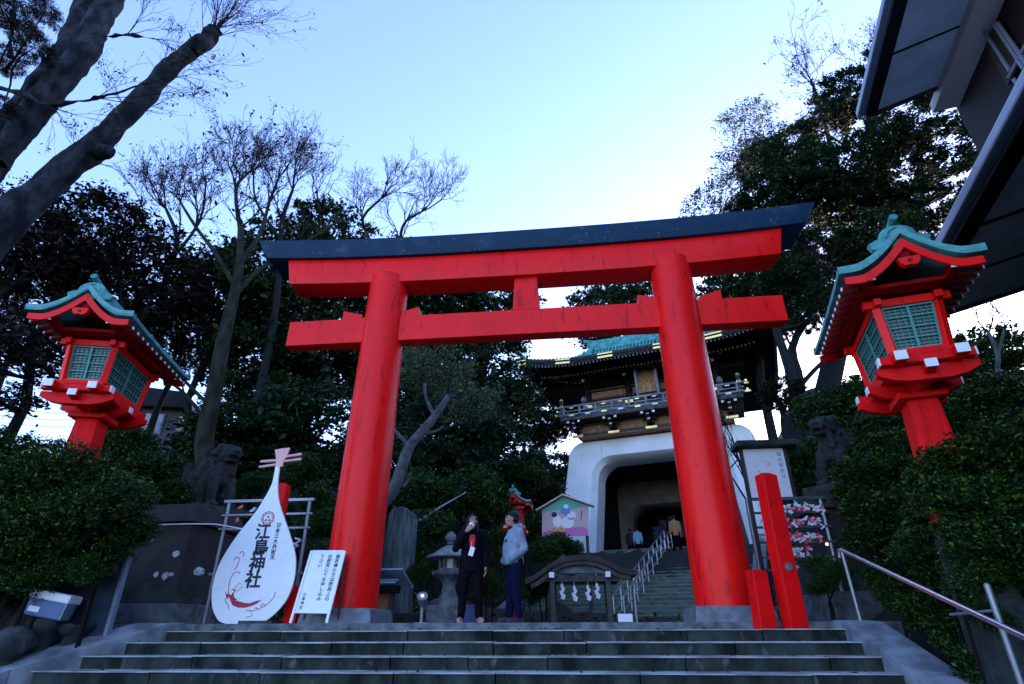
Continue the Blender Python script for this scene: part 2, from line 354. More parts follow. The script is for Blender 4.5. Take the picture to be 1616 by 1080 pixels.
# ================================================================== TORII
def build_torii():
    t = thing('torii', 'huge vermilion torii gate with dark blue top beam at the head of the steps', 'torii', (-0.69, 9.25, 0))
    XC = 2.79
    for sx, tx in ((-1, 2.72), (1, 2.72)):
        p = MB(); prof = []
        pts = [(sx * (XC + (tx - XC) * k / 8), 0, 0.20 + (6.1 - 0.20) * k / 8) for k in range(9)]
        p.tube(pts, [0.425 - 0.055 * (k / 8) for k in range(9)], 64)
        p.build('pillar', M['red'], t, smooth=True)
        b = MB(); b.box((sx * XC, 0, 0.095), (1.10, 1.10, 0.21), taper=0.93); b.build('plinth', M['plinth'], t, bevel=0.02)
    def beam(name, m, zb, zt, xb, xt, yf, yb, curve, yft=None):
        # xb half length at the bottom, xt at the top; curve = rise at the ends
        N = 28; mb = MB(); vs = []; yft = yf if yft is None else yft
        for i in range(N + 1):
            s = -1 + 2 * i / N; c = curve * abs(s) ** 2.6
            vs += [(s * xb, yf, zb + c), (s * xt, yft, zt + c * 1.12), (s * xt, yb + (yf - yft), zt + c * 1.12), (s * xb, yb, zb + c)]
        fs = [(4 * i + k, 4 * i + (k + 1) % 4, 4 * i + 4 + (k + 1) % 4, 4 * i + 4 + k) for i in range(N) for k in range(4)]
        fs += [(3, 2, 1, 0), (4 * N, 4 * N + 1, 4 * N + 2, 4 * N + 3)]
        mb.add(vs, fs); return mb.build(name, m, t, bevel=0.008, smooth=True)
    beam('lintel', M['red'], 5.91, 6.46, 4.68, 4.80, -0.25, 0.29, 0.12)
    beam('top_beam', M['navy'], 6.463, 6.86, 5.24, 5.46, -0.33, 0.53, 0.17, yft=-0.38)
    mb = MB(); mb.box((0.0, -0.01, 4.955), (9.12, 0.28, 0.51)); mb.build('tie_beam', M['red'], t, bevel=0.01)
    mb = MB(); mb.box((0, -0.0, 5.56), (0.50, 0.30, 0.70), taper=0.86, tapery=1); mb.build('central_strut', M['red'], t, bevel=0.008)
    for sx in (-1, 1):
        for sd in (-1, 1):
            x0 = sx * XC + sd * 0.36; x1 = sx * XC + sd * 0.74
            w = MB(); w.prism([(x0, 5.213), (x1, 5.213), (x1, 5.40), (x0, 5.30)], -0.13, 0.13); w.build('wedge', M['red'], t, bevel=0.006)
    return t
build_torii()

def step_litter():
    rng = np.random.default_rng(9); P = []
    for _ in range(900):
        k = rng.integers(0, 5); y = 8.0 - k * .38 + rng.uniform(-.005, .34); P.append((rng.uniform(-5.8, 3.1), y, -0.085 - k * .133 + .012))
    tag(quads('step_litter', leaf_quads(np.array(P), .020, rng, flat=.85), LEAF['dead']), kind='stuff')
step_litter()
# ================================================================== LANTERNS
def curve_roof(mb, half, y0, y1, z0, rise, th, n=10, conc=0.30, flare=0.12, extra=0.0):
    # gabled roof with concave slopes, ridge along y; tips lift toward the ends
    prof = []
    for i in range(-n, n + 1):
        u = abs(i) / n; z = z0 + rise * ((1 - u) - conc * math.sin(PI * u) * 0.75) + flare * max(0, u - 0.7) / 0.3 * 0.5
        prof.append((half * i / n, z))
    ny = 9; vs = []
    for j in range(ny):
        v = -1 + 2 * j / (ny - 1); lift = extra * abs(v) ** 3
        for x, z in prof: vs.append((x, (y0 + y1) / 2 + v * (y1 - y0) / 2, z + th + lift))
        for x, z in prof: vs.append((x, (y0 + y1) / 2 + v * (y1 - y0) / 2, z + lift))
    m2 = len(prof); R = 2 * m2; fs = []
    for j in range(ny - 1):
        for i in range(m2 - 1):
            a = j * R + i; fs.append((a, a + 1, a + R + 1, a + R)); b = a + m2; fs.append((b, b + R, b + R + 1, b + 1))
        for e in (0, m2 - 1):
            a = j * R + e; fs.append((a, a + m2, a + m2 + R, a + R) if e else (a, a + R, a + R + m2, a + m2))
    for i in range(m2 - 1):
        fs.append((i, i + m2, i + m2 + 1, i + 1)); a = (ny - 1) * R + i; fs.append((a, a + 1, a + m2 + 1, a + m2))
    mb.add(vs, fs); return prof
def lantern(name, label, loc, rz, S=1.0, zbase=-1.2, yb=1.25, group='vermilion lanterns with green copper roofs'):
    """local: front face looks to -Y, ridge runs along Y. z=0 at the top of the post."""
    t = thing(name, label, 'lantern', loc, rz, group); t.scale = (S, S, S)
    p = MB(); pts = []; d = zbase
    dg = (hgt(loc[0], loc[1]) - loc[2]) / S - .15; d = max(dg, -1.75) if zbase > -2 else dg
    p.prism([(-.28, d), (.28, d), (.20, -.02), (-.20, -.02)], -.22, .22)
    if dg < d - .05: q = MB(); q.box((0, 0, (d + dg) / 2), (.62, .62, d - dg), taper=.9); q.build('base_stone', M['lionstone'], t, bevel=.03)
    p.build('post', M['redpost'], t, bevel=0.05)
    p = MB(); p.box((0, 0, 0.03), (.62, .62, .11)); p.build('post_cap', M['redold'], t, bevel=0.015)
    # boat-shaped bracket arms with white ends
    def arm(c, dirx, L, z):
        q = MB(); poly = [(-L, z + .10), (-L, z + .20), (L, z + .20), (L, z + .10), (L * .45, z), (-L * .45, z)]
        poly = [(-L, z + .12), (-L, z + .22), (L, z + .22), (L, z + .12), (L * .7, z + .035), (L * .4, z), (-L * .4, z), (-L * .7, z + .035)]
        Mx = Matrix.Translation(c) @ (Matrix.Identity(4) if dirx else Matrix.Rotation(PI / 2, 4, 'Z'))
        q.prism(poly, -.065, .065, Mx); return q
    for c, dx, L in (((0, 0, 0), True, .60), ((0, 0, 0.002), False, .92), ((0, -.70, .004), True, .62), ((0, .70, .004), True, .62)):
        a = arm(Vector(c), dx, L, 0.06).build('bracket_arm', M['redold'], t, bevel=0.01)
    def tips(pos, sz):
        for q in pos:
            b = MB(); b.box(q, sz); b.build('white_tip', M['white'], t, bevel=0.008)
    # floor beams
    fl = MB(); z = 0.345
    for x in (-.36, .36): fl.box((x, 0, z), (.15, 2.1, .13))
    for y in (-.80, .80): fl.box((0, y, z + .012), (1.14, .14, .12))
    fl.box((0, 0, z + .10), (.86, 1.75, .07)); fl.build('floor_frame', M['redold'], t, bevel=0.01)
    tips([(-.36, -1.062, z), (.36, -1.062, z)], (.155, .024, .135)); tips([(0, -.932, .235)], (.15, .03, .12))
    tips([(s * .582, y, z + .012) for s in (-1, 1) for y in (-.80, .80)], (.024, .145, .125))
    tips([(s * .612, 0, .235) for s in (-1, 1)], (.024, .14, .11))
    # tapering body, wider at the top
    w0, w1, d0, d1, zb, zt = .335, .385, .72, .80, .46, 1.30
    c = MB()
    for sx in (-1, 1):
        for sy in (-1, 1): c.bar((sx * w0, sy * d0, zb), (sx * w1, sy * d1, zt), .11)
    for sy in (-1, 1):
        c.box((0, sy * d0, zb + .04), (2 * w0 + .06, .10, .10)); c.box((0, sy * d1, zt - .03), (2 * w1 + .34, .11, .12))
    for sx in (-1, 1):
        c.box((sx * w0, 0, zb + .045), (.10, 2 * d0, .09)); c.box((sx * w1, 0, zt - .035), (.10, 2 * d1 + .3, .11))
    c.build('body_frame', M['red'], t, bevel=0.008)
    def window(sy, side=False):
        g = MB(); L = (w0 if not side else d0) - .055; Lt = (w1 if not side else d1) - .06; a, b = zb + .10, zt - .10
        off = (d0 if not side else w0) + 0.0
        offt = (d1 if not side else w1)
        def P(u, v, o=0):
            x = u * (L + (Lt - L) * v); y = -(off + (offt - off) * v) + o; zz = a + (b - a) * v
            return Vector((x, y, zz)) if not side else Vector((-y if sy > 0 else y, x, zz))
        def flip(q): return Vector((q.x, -q.y, q.z)) if (sy > 0 and not side) else q
        pn = MB(); pn.add([flip(P(-1, 0, .03)), flip(P(1, 0, .03)), flip(P(1, 1, .03)), flip(P(-1, 1, .03)), flip(P(-1, 0, .045)), flip(P(1, 0, .045)), flip(P(1, 1, .045)), flip(P(-1, 1, .045))],
               [(0, 1, 2, 3), (7, 6, 5, 4), (0, 4, 5, 1), (1, 5, 6, 2), (2, 6, 7, 3), (3, 7, 4, 0)])
        for e in ((-1, 0, 1, 0), (-1, 1, 1, 1), (-1, 0, -1, 1), (1, 0, 1, 1), (0, 0, 0, 1)): g.bar(flip(P(e[0], e[1])), flip(P(e[2], e[3])), .035)
        for k in range(1, 4): g.bar(flip(P(-1, k / 4.)), flip(P(1, k / 4.)), .022)
        nh = 12; nv = 8 if not side else 12
        for k in range(1, nh): g.bar(flip(P(-1, k / nh, .008)), flip(P(1, k / nh, .008)), .010)
        for k in range(1, nv): g.bar(flip(P(-1 + 2 * k / nv, 0, .012)), flip(P(-1 + 2 * k / nv, 1, .012)), .010)
        o = g.build('lattice_window', M['greenlat'], t); pn.build('pane', M['panegrey'], o)
    window(-1); window(1); window(1, True); window(-1, True)
    # soffit, rafters, barge boards
    zr = 1.36
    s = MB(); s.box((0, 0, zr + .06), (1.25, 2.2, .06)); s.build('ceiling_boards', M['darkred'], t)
    half, y0, y1, rise = .90, -yb, yb, .56
    rf = MB(); prof = curve_roof(rf, half, y0, y1, 1.44, rise, .075, extra=.04)
    for k, (zz, o) in enumerate(((.0, .0), )): pass
    roof = rf.build('copper_roof', M['copper'], t, smooth=True)
    sm = MB()
    for i in range(-9, 10, 1):
        u = i / 10 * half; z = np.interp(u, [p[0] for p in prof], [p[1] for p in prof]) + .085
        if i % 2 == 0: sm.tube([(u, y0 + .02, z + .03), (u, 0, z - .01), (u, y1 - .02, z + .03)], .012, 5)
    sm.build('roof_seam', M['copper'], roof)
    for yy, sgn in ((y0, -1), (y1, 1)):                   # layered front and back edge
        ed = MB()
        for i in range(len(prof) - 1):
            (xa, za), (xb, zb2) = prof[i], prof[i + 1]
            ed.add([(xa, yy + sgn * .002, za + .085), (xb, yy + sgn * .002, zb2 + .085), (xb, yy + sgn * .002, zb2 + .155), (xa, yy + sgn * .002, za + .155),
                    (xa, yy - sgn * .12, za + .085), (xb, yy - sgn * .12, zb2 + .085), (xb, yy - sgn * .12, zb2 + .155), (xa, yy - sgn * .12, za + .155)],
                   [(0, 1, 2, 3), (7, 6, 5, 4), (0, 4, 5, 1), (3, 2, 6, 7)])
        ed.build('gable_edge', M['copperd'], roof)
    for sgn, yy in ((-1, y0 + .06), (1, y1 - .06)):
        bb = MB(); vs = []; 
        for (x, z) in prof:
            k = .93; vs += [(x * k, yy - .025, z - .035 + .02), (x * k, yy - .025, z - .175 + .05 * abs(x / half)), (x * k, yy + .025, z - .175 + .05 * abs(x / half)), (x * k, yy + .025, z - .015)]
        n = len(prof); bb.add(vs, [(4 * i + a, 4 * i + (a + 1) % 4, 4 * i + 4 + (a + 1) % 4, 4 * i + 4 + a) for i in range(n - 1) for a in range(4)] + [(3, 2, 1, 0), (4 * n - 4, 4 * n - 3, 4 * n - 2, 4 * n - 1)])
        bb.build('barge_board', M['red'], t)
        gg = MB(); gg.prism([(-.14, 1.64), (.14, 1.64), (.12, 1.55), (.07, 1.50), (0, 1.515), (-.07, 1.50), (-.12, 1.55)], yy - .05 * 1 - .012, yy + .03)
        gg.build('gable_pendant', M['red'], t, bevel=0.006)
        fl2 = MB(); fl2.lathe([(.035, 0), (.035, .02), (.015, .03)], 6); o = fl2.build('pendant_flower', M['darkred'], t)
        o.rotation_euler = (PI / 2 * -sgn * -1, 0, 0); o.location = (0, yy + sgn * .065, 1.575)
    # purlin ends, white painted
    pu = MB()
    for x, z in ((-.52, 1.445), (.52, 1.445)): pu.box((x, 0, z), (.11, 2 * yb - .16, .10))
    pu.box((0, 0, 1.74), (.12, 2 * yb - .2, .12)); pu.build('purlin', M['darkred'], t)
    tips([(sx * .52, sy * (yb - .068), 1.445) for sx in (-1, 1) for sy in (-1, 1)], (.125, .024, .11))
    ra = MB(); 
    for k in range(13):
        y = -yb + .22 + k * (2 * yb - .44) / 12
        for sx in (-1, 1): ra.bar((sx * .48, y, 1.50), (sx * .86, y, 1.40), .045)
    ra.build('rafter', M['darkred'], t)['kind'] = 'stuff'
    for k in range(13):
        y = -yb + .22 + k * (2 * yb - .44) / 12
        for sx in (-1, 1):
            q = MB(); q.box((sx * .868, y, 1.397), (.016, .05, .05)); q.build('rafter_end', M['white'], t)
    # ridge with end ornament
    rd = MB(); zr = 1.44 + rise + .07
    rd.prism([(-.12, zr - .03), (.12, zr - .03), (.09, zr + .15), (-.09, zr + .15)], -yb + .20, yb - .20)
    rd.tube([(0, -yb + .0, zr + .27), (0, -yb + .22, zr + .225), (0, -yb + .5, zr + .20), (0, 0, zr + .19), (0, yb - .5, zr + .20), (0, yb - .22, zr + .225), (0, yb - .0, zr + .27)], .058, 12)
    rd.build('ridge', M['copper'], t, bevel=0.01)
    for sgn in (-1, 1):
        g = MB(); pl = [(-.36, zr - .17), (-.40, zr - .07), (-.30, zr - .02)]
        for k in range(13): a = PI - PI * k / 12; pl.append((.235 * math.cos(a), zr + .0 + .19 * math.sin(a)))
        pl += [(.30, zr - .02), (.40, zr - .07), (.36, zr - .17)]
        ys = sorted((sgn * (yb - .20), sgn * (yb - .10))); g.prism(pl, *ys); orn = g.build('ridge_ornament', M['copper'], t, bevel=0.015)
        q = MB(); y3 = sgn * (yb - .09)
        for rr in (.14, .08): q.tube([(rr * math.cos(PI * k / 10), y3, zr + .0 + rr * 1.0 * math.sin(PI * k / 10)) for k in range(11)], .016, 6)
        q.build('ornament_relief', M['copperd'], orn, smooth=True)
    return t
M['lionstone'] = mat('dark_weathered_stone', (0.022, 0.030, 0.030), 0.9, (0.007, 0.010, 0.010), 5, bump=.8, bscale=14)
def lpos(px, py, Y): return at(px, py, Y)
LL = at(147, 664, 7.4); LR = at(1449, 634, 6.3)
lantern('red_lantern', 'large red lantern with green copper roof on a post rising from the left shrub', LL, math.radians(15), 0.768, yb=1.55)
lantern('red_lantern', 'large red lantern with green copper roof standing before the dark house eaves', LR, math.radians(-13), 0.74, yb=1.45)
sm_l = at(812, 848, 16); lantern('red_lantern', 'small distant red lantern with green roof on the slope behind the man', sm_l, math.radians(0), 0.55, zbase=-2.6, yb=.8)
# ================================================================== GATE
def gate():
    t = thing('shrine_gate', 'white arched shrine gate with dark carved upper storey and green tiled roof', 'gate', (GP.x, GP.y, 3.2), -GH)
    # local: x = across, y = depth (into the hill), z from the gate floor
    M['carved'] = mat('painted_carved_brackets', (0.10, 0.06, 0.035), 0.6, (0.03, 0.05, 0.06), 9)
    M['arch_in'] = mat('warm_lit_plaster', (0.20, 0.18, 0.14), 0.8, (0.13, 0.12, 0.10), 1.5)  # cream tone stands in for warm light inside the passage
    def portal(y0, y1, m, ow_b, ow_t, H, iw_b, iw_t, ih, R, r, name, parent):
        # flat front with a rounded opening
        outer = [(-ow_b, 0)]; n = 10
        cx = ow_t - R
        for k in range(n + 1): a = PI - (PI / 2) * k / n; outer.append((-cx + R * math.cos(a), H - R + R * math.sin(a)))
        for k in range(n + 1): a = PI / 2 - (PI / 2) * k / n; outer.append((cx + R * math.cos(a), H - R + R * math.sin(a)))
        outer.append((ow_b, 0))
        inner = [(-iw_b, 0)]; ci = iw_t - r
        for k in range(n + 1): a = PI - (PI / 2) * k / n; inner.append((-ci + r * math.cos(a), ih - r + r * math.sin(a)))
        for k in range(n + 1): a = PI / 2 - (PI / 2) * k / n; inner.append((ci + r * math.cos(a), ih - r + r * math.sin(a)))
        inner.append((iw_b, 0))
        N = len(outer); mb = MB(); vs = []
        for y, ins in ((y0, .12), (y0 + .12, 0), (y1, 0)):
            for (x, z) in outer: s = (1 - ins / 6); vs.append((x * s, y, z * (1 - ins / 9) if z > 0 else 0))
        for y, ins in ((y0, .25), (y0 + .3, .0), (y1, 0)):
            for (x, z) in inner: s = 1 + ins / max(abs(iw_t), 1); vs.append((x * s, y, z * (1 + ins / 6) if z > 0 else 0))
        fs = []
        O = lambda l, i: l * N + i; I = lambda l, i: 3 * N + l * N + i
        for i in range(N - 1):
            for l in (0, 1): fs += [(O(l, i), O(l + 1, i), O(l + 1, i + 1), O(l, i + 1)), (I(l, i), I(l, i + 1), I(l + 1, i + 1), I(l + 1, i))]
            fs += [(O(0, i), O(0, i + 1), I(0, i + 1), I(0, i)), (O(2, i + 1), O(2, i), I(2, i), I(2, i + 1))]
        mb.add(vs, fs); return mb.build(name, m, parent, smooth=True, fix=True)
    portal(0, 1.7, M['plaster'], 5.35, 4.55, 5.46, 3.48, 3.12, 4.40, .85, 1.05, 'white_base', t)
    # passage walls, dark coffered ceiling and the second portal
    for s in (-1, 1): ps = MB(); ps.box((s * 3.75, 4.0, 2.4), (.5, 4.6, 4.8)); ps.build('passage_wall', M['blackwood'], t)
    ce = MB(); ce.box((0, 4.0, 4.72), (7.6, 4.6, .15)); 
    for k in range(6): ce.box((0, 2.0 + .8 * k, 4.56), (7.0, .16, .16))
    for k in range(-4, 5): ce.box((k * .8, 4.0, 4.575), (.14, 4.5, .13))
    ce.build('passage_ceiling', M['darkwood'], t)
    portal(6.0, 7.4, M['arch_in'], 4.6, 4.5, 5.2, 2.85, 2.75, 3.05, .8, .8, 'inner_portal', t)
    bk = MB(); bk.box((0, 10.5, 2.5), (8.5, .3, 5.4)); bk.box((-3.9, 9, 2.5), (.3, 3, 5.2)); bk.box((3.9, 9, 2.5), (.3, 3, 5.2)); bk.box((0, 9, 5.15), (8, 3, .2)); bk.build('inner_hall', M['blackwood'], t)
    cu = MB(); rg = random.Random(2); M['curtain'] = mat('blue_grey_hanging_cloth', (0.06, 0.09, 0.17), 0.8, (0.02, 0.03, 0.05), 3, lo=.45, hi=.55)
    for k in range(9): cu.box((-1.9 + k * .48, 8.6 + rg.uniform(-.1, .1), 2.35 - .5 * rg.random()), (.40, .04, .8 + .9 * rg.random()))
    cu.build('hanging_cloth', M['curtain'], t)
    # bracket tier under the balcony
    b = MB(); b.box((0, 1.2, 5.83), (7.6, 3.6, .70)); b.build('lower_wall', M['brown'], t)
    b = MB(); b.box((0, -.62, 5.60), (7.7, .1, .12)); b.box((0, -.62, 6.10), (7.9, .1, .10)); b.build('wall_beam', M['wood'], t)
    for k in range(-2, 3):
        g = MB(); x = k * 1.87; g.box((x, -.75, 5.53), (.55, .16, .10)); g.build('gilt_fitting', M['gold'], t)
        br = MB()
        for l, (w, z) in enumerate(((.35, 5.72), (.65, 5.90), (.95, 6.08))):
            br.box((x, -.85 - .12 * l, z), (w, .25, .09)); br.box((x, -1.0 - .14 * l, z), (.14, .7 + .25 * l, .09))
        bo = br.build('bracket_set', M['blackwood'], t, bevel=0.01)
        for dx, dy, z in ((0, -1.52, 5.98), (-.28, -1.46, 6.10), (.28, -1.46, 6.10), (0, -1.32, 5.80)):
            q = MB(); q.box((x + dx, dy, z), (.13, .03, .10)); q.build('white_tip', M['white'], bo)
    # balcony and railing
    b = MB(); b.box((0, .1, 6.26), (8.6, 3.2, .12)); b.box((0, -1.48, 6.27), (8.8, .14, .20)); b.build('balcony', M['wood'], t, bevel=.01)
    rl = MB()
    for z, wd in ((6.47, .09), (6.66, .06), (6.90, .09)):
        rl.box((0, -1.5, z), (8.9 + (z - 6.4) * .4, wd, wd))
        for s in (-1, 1): rl.box((s * 4.3, 0, z + .001), (wd, 3.2, wd))
    rl.build('railing', M['kerb'], t)
    for k in range(-5, 6):
        q = MB(); q.box((k * .84, -1.5, 6.66), (.10, .11, .40)); q.build('railing_post', M['kerb'], t)
        q = MB(); q.box((k * .84 + .42, -1.565, 6.41), (.26, .03, .08)); q.box((k * .84 + .42, -1.565, 6.80), (.2, .03, .05)); q.build('gilt_fitting', M['gold'] if k % 2 else M['white'], t)
    for s in (-1, 1):
        q = MB(); q.lathe([(.09, 0), (.09, .75), (.06, .80), (.12, .86), (.10, .98), (.02, 1.10)], 10, (s * 4.3, -1.5, 6.3)); q.build('corner_post', M['wood'], t, smooth=True)
        q = MB(); q.ball((s * 4.3, -1.5, 7.28), .10); q.box((s * 4.3, -1.5, 6.93), (.16, .16, .10)); q.box((s * 4.62, -1.5, 6.93), (.10, .12, .12)); q.box((s * 4.62, -1.5, 6.5), (.10, .12, .12)); q.build('gilt_cap', M['gold'], t, smooth=True)
    # upper storey: columns, panels
    b = MB(); b.box((0, 2.6, 7.6), (6.6, 4.6, 2.6)); b.build('upper_wall', M['brown'], t)
    pn = MB(); 
    for k in (-1, 0, 1): pn.box((k * 2.2, .27, 6.90), (1.75, .06, .75))
    pn.build('white_panel', M['kerb'], t)
    lb = MB()
    for z in (6.45, 7.35, 7.75, 8.25): lb.box((0, .20, z), (6.9, .12, .10))
    lb.build('horizontal_beam', M['wood'], t)
    for k in range(4):
        x = -3.3 + 2.2 * k; q = MB(); q.tube([(x, .2, 6.3), (x, .2, 8.8)], .16, 14); q.build('column', M['blackwood'], t, smooth=True)
        q = MB(); q.box((x, .03, 7.33), (.42, .06, .13)); q.build('gilt_fitting', M['gold'], t)
        br = MB()
        for l, (wd, z) in enumerate(((.4, 8.55), (.8, 8.75), (1.2, 8.95))):
            br.box((x, -.05 - .3 * l, z), (wd, .22, .10)); br.box((x, -.25 - .3 * l, z), (.15, 1.0 + .3 * l, .10))
        bo = br.build('bracket_set', M['carved'], t)
        for dx, l in ((0, 0), (-.4, 1), (.4, 1)):
            q = MB(); q.box((x + dx, -.75 - .3 * l, 8.55 + .2 * l), (.15, .05, .14)); q.build('carved_nose', M['white'] if l == 0 else M['gold'], bo)
    for s in (-1, 1):
        q = MB(); q.ball((s * 3.45, -.15, 7.65), (.16, .30, .20)); q.box((s * 3.45, -.1, 7.35), (.16, .2, .5)); q.build('carved_beast', M['kerb'], t, smooth=True)
    # name plaque
    pq = MB(); pq.box((0.0, -.62, 8.05), (.92, .10, 1.42), (-.18, 0, 0)); po = pq.build('plaque', M['brown'], t, bevel=.01)
    fr = MB(); M['blueframe'] = mat('blue_white_frame', (0.08, 0.18, 0.34), 0.5, (0.20, 0.32, 0.45), 8)
    for a, b2 in (((-.52, 8.80), (.52, 8.80)), ((-.58, 7.30), (.58, 7.30)), ((-.50, 7.25), (-.52, 8.8)), ((.50, 7.25), (.52, 8.8))):
        f = lambda x, z: (x, -.67 - (z - 8.05) * .18, z)
        fr.bar(f(*a), f(*b2), .13, .12)
    fr.build('plaque_frame', M['blueframe'], po)
    tx = text_mesh('瑞心門', .44, 'plaque_lettering', M['gold'], po, .012, spacing=.95, bold=.008); tx.location = (0, -.715, 8.0); tx.rotation_euler = (-.18 * -1, 0, 0)
    tx.rotation_euler = (-.18, 0, 0)
    # roof
    ev_f, ev_b, hw = -2.75, 8.6, 6.35; ze = 8.75; yr = 2.9; zrid = 11.75
    def roofz(x, y, lift=1.0):
        if y < yr: u = (yr - y) / (yr - ev_f)
        else: u = (y - yr) / (ev_b - yr)
        z = ze + (zrid - ze) * ((1 - u) - .22 * math.sin(PI * u))
        e = max(0, (abs(x) - 2.4) / (hw - 2.4)); z += .55 * e ** 2.2 * u * lift
        sidelim = max(0, (abs(x) - 3.6) / (hw - 3.6))        # hips at the sides
        zs = ze + .55 * u * e ** 2.2 + (zrid - ze) * (1 - sidelim) * 1.25
        return min(z, zs) if abs(x) > 3.6 else z
    nx, ny = 56, 40; rf = MB(); vs = []
    X = [-hw + 2 * hw * i / nx for i in range(nx + 1)]; Yv = [ev_f + (ev_b - ev_f) * j / ny for j in range(ny + 1)]
    for y in Yv:
        for x in X: vs.append((x, y, roofz(x, y) + .26))
    k0 = len(vs)
    for y in Yv:
        for x in X: vs.append((x, y, min(roofz(x, y), ze + .55 * (max(0, (abs(x) - 2.4) / (hw - 2.4)) ** 2.2) * (abs((y - yr)) / (yr - ev_f) if y < yr else (y - yr) / (ev_b - yr)) + .25)))
    W = nx + 1; fs = []
    for j in range(ny):
        for i in range(nx):
            a = j * W + i; fs += [(a, a + 1, a + W + 1, a + W), (k0 + a, k0 + a + W, k0 + a + W + 1, k0 + a + 1)]
    for i in range(nx): fs += [(i, k0 + i, k0 + i + 1, i + 1), (ny * W + i, ny * W + i + 1, k0 + ny * W + i + 1, k0 + ny * W + i)]
    for j in range(ny): fs += [(j * W, j * W + W, k0 + j * W + W, k0 + j * W), (j * W + nx, k0 + j * W + nx, k0 + j * W + W + nx, j * W + W + nx)]
    rf.add(vs, fs); ro = rf.build('roof', M['blackwood'], t, smooth=False)
    tl = MB()                                             # rows of round copper tiles down the slopes
    for i in range(-30, 31):
        x = i * .205
        pts = [(x, y, roofz(x, y) + .30) for y in np.linspace(ev_f + .12, yr, 9)]
        tl.tube(pts, .07, 6)
    tl.build('roof_tiles', M['copper'], ro, smooth=True)
    sh = MB(); vs = []
    for y in Yv[:20]:
        for x in X: vs.append((x * .985, y + .03, roofz(x, y) + .285))
    sh.add(vs, [(j * W + i, j * W + i + 1, j * W + W + i + 1, j * W + W + i) for j in range(19) for i in range(nx)]); sh.build('roof_sheet', M['copperd'], ro, smooth=True)
    rg = MB(); rg.box((0, yr, zrid + .40), (7.6, .5, .55)); rg.tube([(-4.1, yr, zrid + .95), (-3.4, yr, zrid + .74), (0, yr, zrid + .70), (3.4, yr, zrid + .74), (4.1, yr, zrid + .95)], .14, 10)
    for s in (-1, 1):
        pts = [(s * (3.7 + (hw - 3.75) * k / 8), yr - 1.2 + (ev_f + .15 - yr + 1.2) * k / 8, 0) for k in range(9)]
        pts = [(x, y, roofz(x, y) + .42 + (.25 if k == 8 else 0)) for k, (x, y, _) in enumerate(pts)]
        rg.tube(pts, .12, 8)
        pts = [(s * 3.55, y, roofz(s * 3.4, y) + .45 + (.35 if y < .1 else 0)) for y in (yr, 1.8, .9, .3, -.2)]
        rg.tube(pts, .15, 8)
    rg.build('roof_ridge', M['copper'], t, smooth=True)
    ez = lambda x, y=ev_f: roofz(x, y)
    # layered eave edge with gilt fittings, two rows of rafters
    for nm, m, dy, dz, h in (('eave_board', M['wood'], .02, .19, .06), ('eave_gilt_line', M['brown'], .05, .11, .05), ('eave_trim', M['kerb'], .10, .0, .055)):
        q = MB()
        for i in range(nx):
            a, b2 = X[i] * .995, X[i + 1] * .995
            q.bar((a, ev_f + dy, ez(a) + dz), (b2 + .01, ev_f + dy, ez(b2) + dz), .08, h)
        for s in (-1, 1):
            for j in range(ny): q.bar((s * (hw - dy), Yv[j], roofz(s * hw, Yv[j]) + dz), (s * (hw - dy), Yv[j + 1], roofz(s * hw, Yv[j + 1]) + dz), .08, h)
        q.build(nm, m, t)
    for x in (-6.15, -3.75, -1.55, 1.2, 3.6, 6.15):
        q = MB(); q.bar((x - .38, ev_f + .02, ez(x - .38) + .02), (x + .38, ev_f + .02, ez(x + .38) + .02), .10, .10); q.bar((x - .38, ev_f - .01, ez(x - .38) + .20), (x + .38, ev_f - .01, ez(x + .38) + .20), .05, .07); q.build('gilt_fitting', M['gold'], t)
    r1 = MB(); r1e = MB(); r2 = MB(); r2e = MB()
    for i in range(-34, 35):
        x = i * .182; z = ez(x) - .07
        r1.bar((x, ev_f + .16, z), (x, ev_f + 1.7, z + .16), .07, .09); r1e.box((x, ev_f + .15, z), (.075, .02, .095))
        if abs(x) < 5.4: r2.bar((x, ev_f + 1.1, z - .12 + (0 if abs(x) < 3 else -.06 * (abs(x) - 3))), (x, 0.6, z + .25), .07, .09); r2e.box((x, ev_f + 1.09, z - .12 + (0 if abs(x) < 3 else -.06 * (abs(x) - 3))), (.075, .02, .09))
    a = r1.build('upper_rafters', M['blackwood'], t); a['kind'] = 'stuff'; r1e.build('rafter_ends', M['kerb'], t)['kind'] = 'stuff'
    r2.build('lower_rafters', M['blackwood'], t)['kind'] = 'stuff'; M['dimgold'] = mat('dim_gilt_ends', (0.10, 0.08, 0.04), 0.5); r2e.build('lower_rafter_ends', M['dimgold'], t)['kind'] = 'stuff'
    so2 = MB(); so2.box((0, 4.6, 8.78), (12.0, 7.9, .12)); so2.build('rear_soffit', M['blackwood'], t)
    so3 = MB(); so3.box((0, 3.0, 8.55), (9.5, 6.0, .35)); so3.build('eave_bracket_mass', M['blackwood'], t)
    return t
gate()
